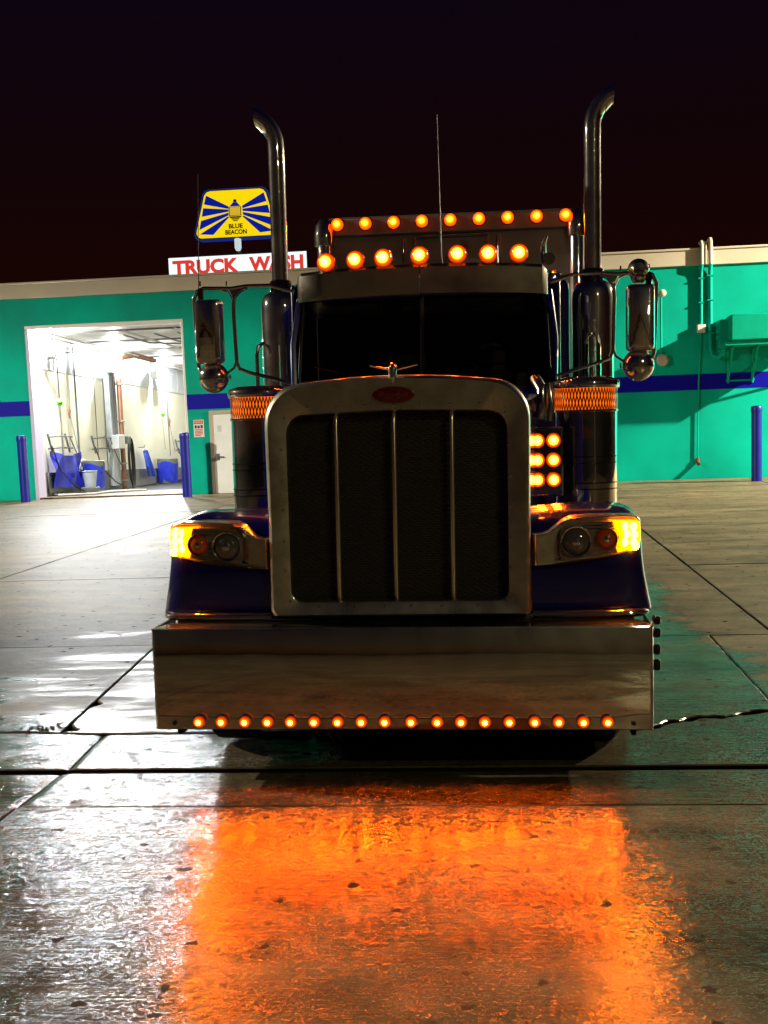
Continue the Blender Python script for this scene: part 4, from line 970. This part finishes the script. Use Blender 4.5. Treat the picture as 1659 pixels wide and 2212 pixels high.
# bullet cab lights over the visor
for x, z in ((-.606, 2.712), (-.418, 2.719), (-.24, 2.725), (-.01, 2.731), (.229, 2.730), (.421, 2.726), (.613, 2.722)):
    bs = MB().lathe([(.056, .0), (.060, -.015), (.058, -.035), (.054, -.03)], n=24, axis='Y'); bs.lathe([(.058, -.01), (.055, .06), (.038, .18), (.012, .26), (.001, .27)], axis='Y', n=24)
    bs.box(-.02, .02, .0, .14, -.085, -.03)
    x, z = .603 + (x - .603) * .983, 1.64 + (z - 1.64) * .983
    bs = bs.build('cab_light', M['chrome'], T, at=(x, 2.0, z))
    ln_ = MB().lathe([(.055, -.028), (.053, -.045), (.042, -.068), (.022, -.082), (.001, -.086)], n=22, axis='Y').build('lens', M['amber_big'], bs); ln_.location = (0, 0, 0)
# air horn at the right end of the roof
hn = MB(); hn.tube([(.775, 2.30, 2.70), (.765, 2.22, 2.735), (.768, 2.18, 2.79), (.79, 2.17, 2.83)], .02, 12, radii=[.024, .022, .016, .006]); hn.tube([(.80, 2.5, 2.72), (.80, 2.25, 2.70), (.80, 2.16, 2.69)], .03, 12, radii=[.012, .02, .04])
hn.build('air_horn', M['chrome'], T)
MB().tube([(.105, 2.6, 2.70), (.10, 2.6, 2.80), (.094, 2.6, 3.3), (.088, 2.6, 3.70)], .004, 6, radii=[.008, .005, .003, .002]).build('antenna', M['steel'], T)
MB().tube([(-1.415, 2.0, 2.30), (-1.41, 2.0, 2.60), (-1.386, 2.0, 3.27)], .003, 6, radii=[.005, .003, .002]).build('antenna', M['steel'], T)

# exhaust stacks with shielded mufflers
for s, cx, zt in ((-1, -1.155, 3.80), (1, 1.15, 3.83)):
    st = MB(); y = 3.47; n = 20; rs = []; r = .0615
    for z, q in ((2.70, r), (2.76, r), (3.2, r), (3.70, r)): rs.append([(cx + q * math.cos(a), y + q * math.sin(a), z) for a in [2 * PI * k / n for k in range(n)]])
    for k in range(1, 10):          # swept turnout tip, upper lip cut long
        f = k / 9; ang = f * 1.05; RB = .235
        px = cx + s * RB * (1 - math.cos(ang)); pz = zt - .06 + RB * math.sin(ang); dr = (s * math.sin(ang), math.cos(ang))
        ring = []
        for q in range(n):
            a = 2 * PI * q / n; e = .085 * f ** 3 * (1 - s * math.cos(a)) / 2
            ring.append((px + r * math.cos(a) * math.cos(ang) + dr[0] * e, y + r * math.sin(a), pz - s * r * math.cos(a) * math.sin(ang) + dr[1] * e))
        rs.append(ring)
    inner = [[(cx + (x - cx) * 1.0, yq, z) for x, yq, z in rs[-1]]]
    m_ = rs[-1]; c_ = Vector((sum(p[0] for p in m_) / n, sum(p[1] for p in m_) / n, sum(p[2] for p in m_) / n))
    rs.append([tuple(c_ + (Vector(p) - c_) * .92) for p in m_]); rs.append([tuple(c_ + (Vector(p) - c_) * .86 + Vector((-s * .05, 0, -.06))) for p in m_])
    st.rings(rs, True, True); st = st.build('exhaust_stack', M['stack'], T)
    mf = MB().lathe([(.150, .95), (.152, 1.0), (.152, 2.56), (.146, 2.62), (.125, 2.665), (.08, 2.69), (.001, 2.695)], (cx, y, 0), n=36).build('muffler', M['stack'], st)
    MB().lathe([(.076, 2.67), (.080, 2.68), (.080, 2.765), (.066, 2.775)], (cx, y, 0), n=24).build('clamp', M['blackgloss'], st)
    g_ = MB(); g_.tube([(s * 1.12, 2.32, 1.35), (s * 1.118, 2.32, 2.16), (s * 1.105, 2.32, 2.215), (s * 1.075, 2.33, 2.235), (s * 1.045, 2.34, 2.215), (s * 1.035, 2.35, 2.17)], .013, 8)
    g_.build('grab_bar', M['chrome'], T)

# mirrors on looped brackets
def mirror(s, dome, dz):
    fr = MB(); y = 2.0
    fr.tube([(s * x, y, z + dz) for x, z in ((.80, 2.525), (.95, 2.57), (1.10, 2.572), (1.20, 2.560), (1.38, 2.567), (1.42, 2.55), (1.445, 2.50), (1.44, 2.3), (1.432, 2.08), (1.42, 2.05), (1.39, 2.038), (1.24, 2.032))], .0125, 10)
    fr.tube([(s * x, y, z + dz) for x, z in ((1.10, 2.565), (1.15, 2.54), (1.185, 2.50), (1.192, 2.42), (1.183, 2.10), (1.165, 2.055), (1.10, 2.03), (.95, 1.99), (.84, 1.955))], .0125, 10)
    fr.tube([(s * x, y, z + dz) for x, z in ((1.18, 2.12), (1.20, 2.065), (1.25, 2.03))], .008, 8)
    fr.tube([(s * x, y, z + dz) for x, z in ((1.30, 2.56), (1.22, 2.54), (1.19, 2.48))], .006, 8)
    fr.add([(s * 1.14, y - .008, 2.556 + dz), (s * 1.215, y - .008, 2.556 + dz), (s * 1.186, y - .008, 2.49 + dz), (s * 1.14, y + .008, 2.556 + dz), (s * 1.215, y + .008, 2.556 + dz), (s * 1.186, y + .008, 2.49 + dz)], [(0, 1, 2), (5, 4, 3), (0, 3, 4, 1), (1, 4, 5, 2), (2, 5, 3, 0)])
    mr_ = fr.build('mirror', M['blackgloss'] if False else M['chrome'], T)
    x0, x1 = 1.262, 1.436
    rs = []
    for yq, k, in ((2.03, .94), (2.02, 1.0), (1.995, 1.0), (1.955, .97), (1.925, .86), (1.912, .60)):
        cx_, cz_ = (x0 + x1) / 2, 2.29
        rs.append([(s * (cx_ + (x - cx_) * k), yq, cz_ + (z - cz_) * (k * .35 + .65) + dz) for x, z in rrect(x0, x1, 2.088, 2.494, .03, 4)])
    MB().rings(rs).build('mirror_head', M['stack'], mr_)
    MB().tube([(s * 1.40, y, 2.56 + dz), (s * 1.40, y, 2.48 + dz)], .02, 8).build('mount', M['blackgloss'], mr_)
    sp = MB(); sp.lathe([(.001, -.055), (.045, -.050), (.075, -.032), (.094, .0), (.098, .015), (.09, .02), (.001, .02)], (s * 1.337, 1.99, 2.005 + dz), 'Y', 28); sp.build('spot_mirror', M['chrome'], mr_)
    MB().tube([(s * 1.337, 2.0, 2.09 + dz), (s * 1.337, 2.0, 2.04 + dz)], .03, 10).build('mount', M['blackgloss'], mr_)
    if dome:
        dm = MB(); dm.lathe([(.001, -.050), (.035, -.046), (.056, -.025), (.064, .0), (.066, .015), (.001, .016)], (s * 1.337, 1.98, 2.582 + dz), 'Y', 24); dm.build('spot_mirror', M['chrome'], mr_)
        MB().lathe([(.03, 2.50), (.05, 2.53), (.05, 2.545)], (s * 1.337, 1.995, dz), n=16).build('mount', M['chrome'], mr_)
    for x, z in ((1.40, 2.58), (1.23, 2.575), (1.23, 2.02)):
        MB().lathe([(.006, 0), (.006, .03), (.002, .034)], (s * x, 2.0, z + dz - (.03 if z < 2.3 else 0)), n=8).build('mount_bolt', M['chrome'], mr_)
mirror(-1, False, 0.0); mirror(1, True, 0.0)

# wheels, tanks, unseen underbody parts added to block light
for s in (-1, 1):
    w = MB().lathe([(.001, -.12), (.28, -.12), (.46, -.14), (.52, -.09), (.52, .09), (.46, .14), (.28, .12), (.001, .12)], (s * 1.0, .95, .45), 'X', 32).build('wheel', M['tyre'], T)
    MB().lathe([(.28, s * .125), (.24, s * .10), (.10, s * .13), (.001, s * .14)], (s * 1.0, .95, .45), 'X', 24).build('rim', M['chrome'], w)
    for yq in (5.9, 7.2):
        w = MB().lathe([(.001, -.3), (.28, -.3), (.46, -.32), (.52, -.27), (.52, .27), (.46, .32), (.28, .3), (.001, .3)], (s * .90, yq, .53 + zg(yq)), 'X', 32).build('wheel', M['tyre'], T)
        MB().lathe([(.28, s * .305), (.24, s * .2), (.001, s * .2)], (s * .90, yq, .53 + zg(yq)), 'X', 24).build('rim', M['steel'], w)
    MB().lathe([(.001, 2.0), (.29, 2.0), (.31, 2.02), (.31, 3.2), (.29, 3.22), (.001, 3.22)], (s * .82, 0, .62), 'Y', 28).build('fuel_tank', M['chrome'], T)
MB().box(-1.02, 1.02, .36, 1.9, .42, .50).build('light_block_tray', M['undershade'], T, .02)  # unseen tray added to darken the ground behind the bumper
MB().box(-.98, .98, 2.0, 8.0, .34, .54).build('light_block_shield', M['undershade'], T, .02)  # unseen panel added to shade the ground below the frame
for s in (-1, 1):
    MB().box(s * .98 - .26, s * .98 + .26, 1.66, 1.69, -.058, .62).build('light_block_flap', M['undershade'], T, .005)  # unseen flaps added to stop light passing behind the front wheels
for s in (-1, 1):
    MB().box(s * 1.05 - .12, s * 1.05 + .12, 1.72, 5.2, .22, .80).build('light_block_step', M['steel'], T, .02)  # unseen side boxes added to keep wall bounce out from underneath
for s in (-1, 1):
    MB().box(s * 1.14 - .012, s * 1.14 + .012, .16, 1.5, .13, .62).build('light_block_side', M['undershade'], T, .004)  # unseen panels added to block side light under the bumper
MB().box(-.72, .72, 1.72, 1.75, -.058, .44).build('light_block_plate', M['undershade'], T, .005)  # unseen plate added to cut off the wall's reflection under the bumper
MB().box(-.9, .9, .9, 1.0, .42, .52).build('axle', M['undershade'], T, .02)
MB().box(-.35, .35, .5, 1.7, .30, .56).build('oil_pan', M['undershade'], T, .05)
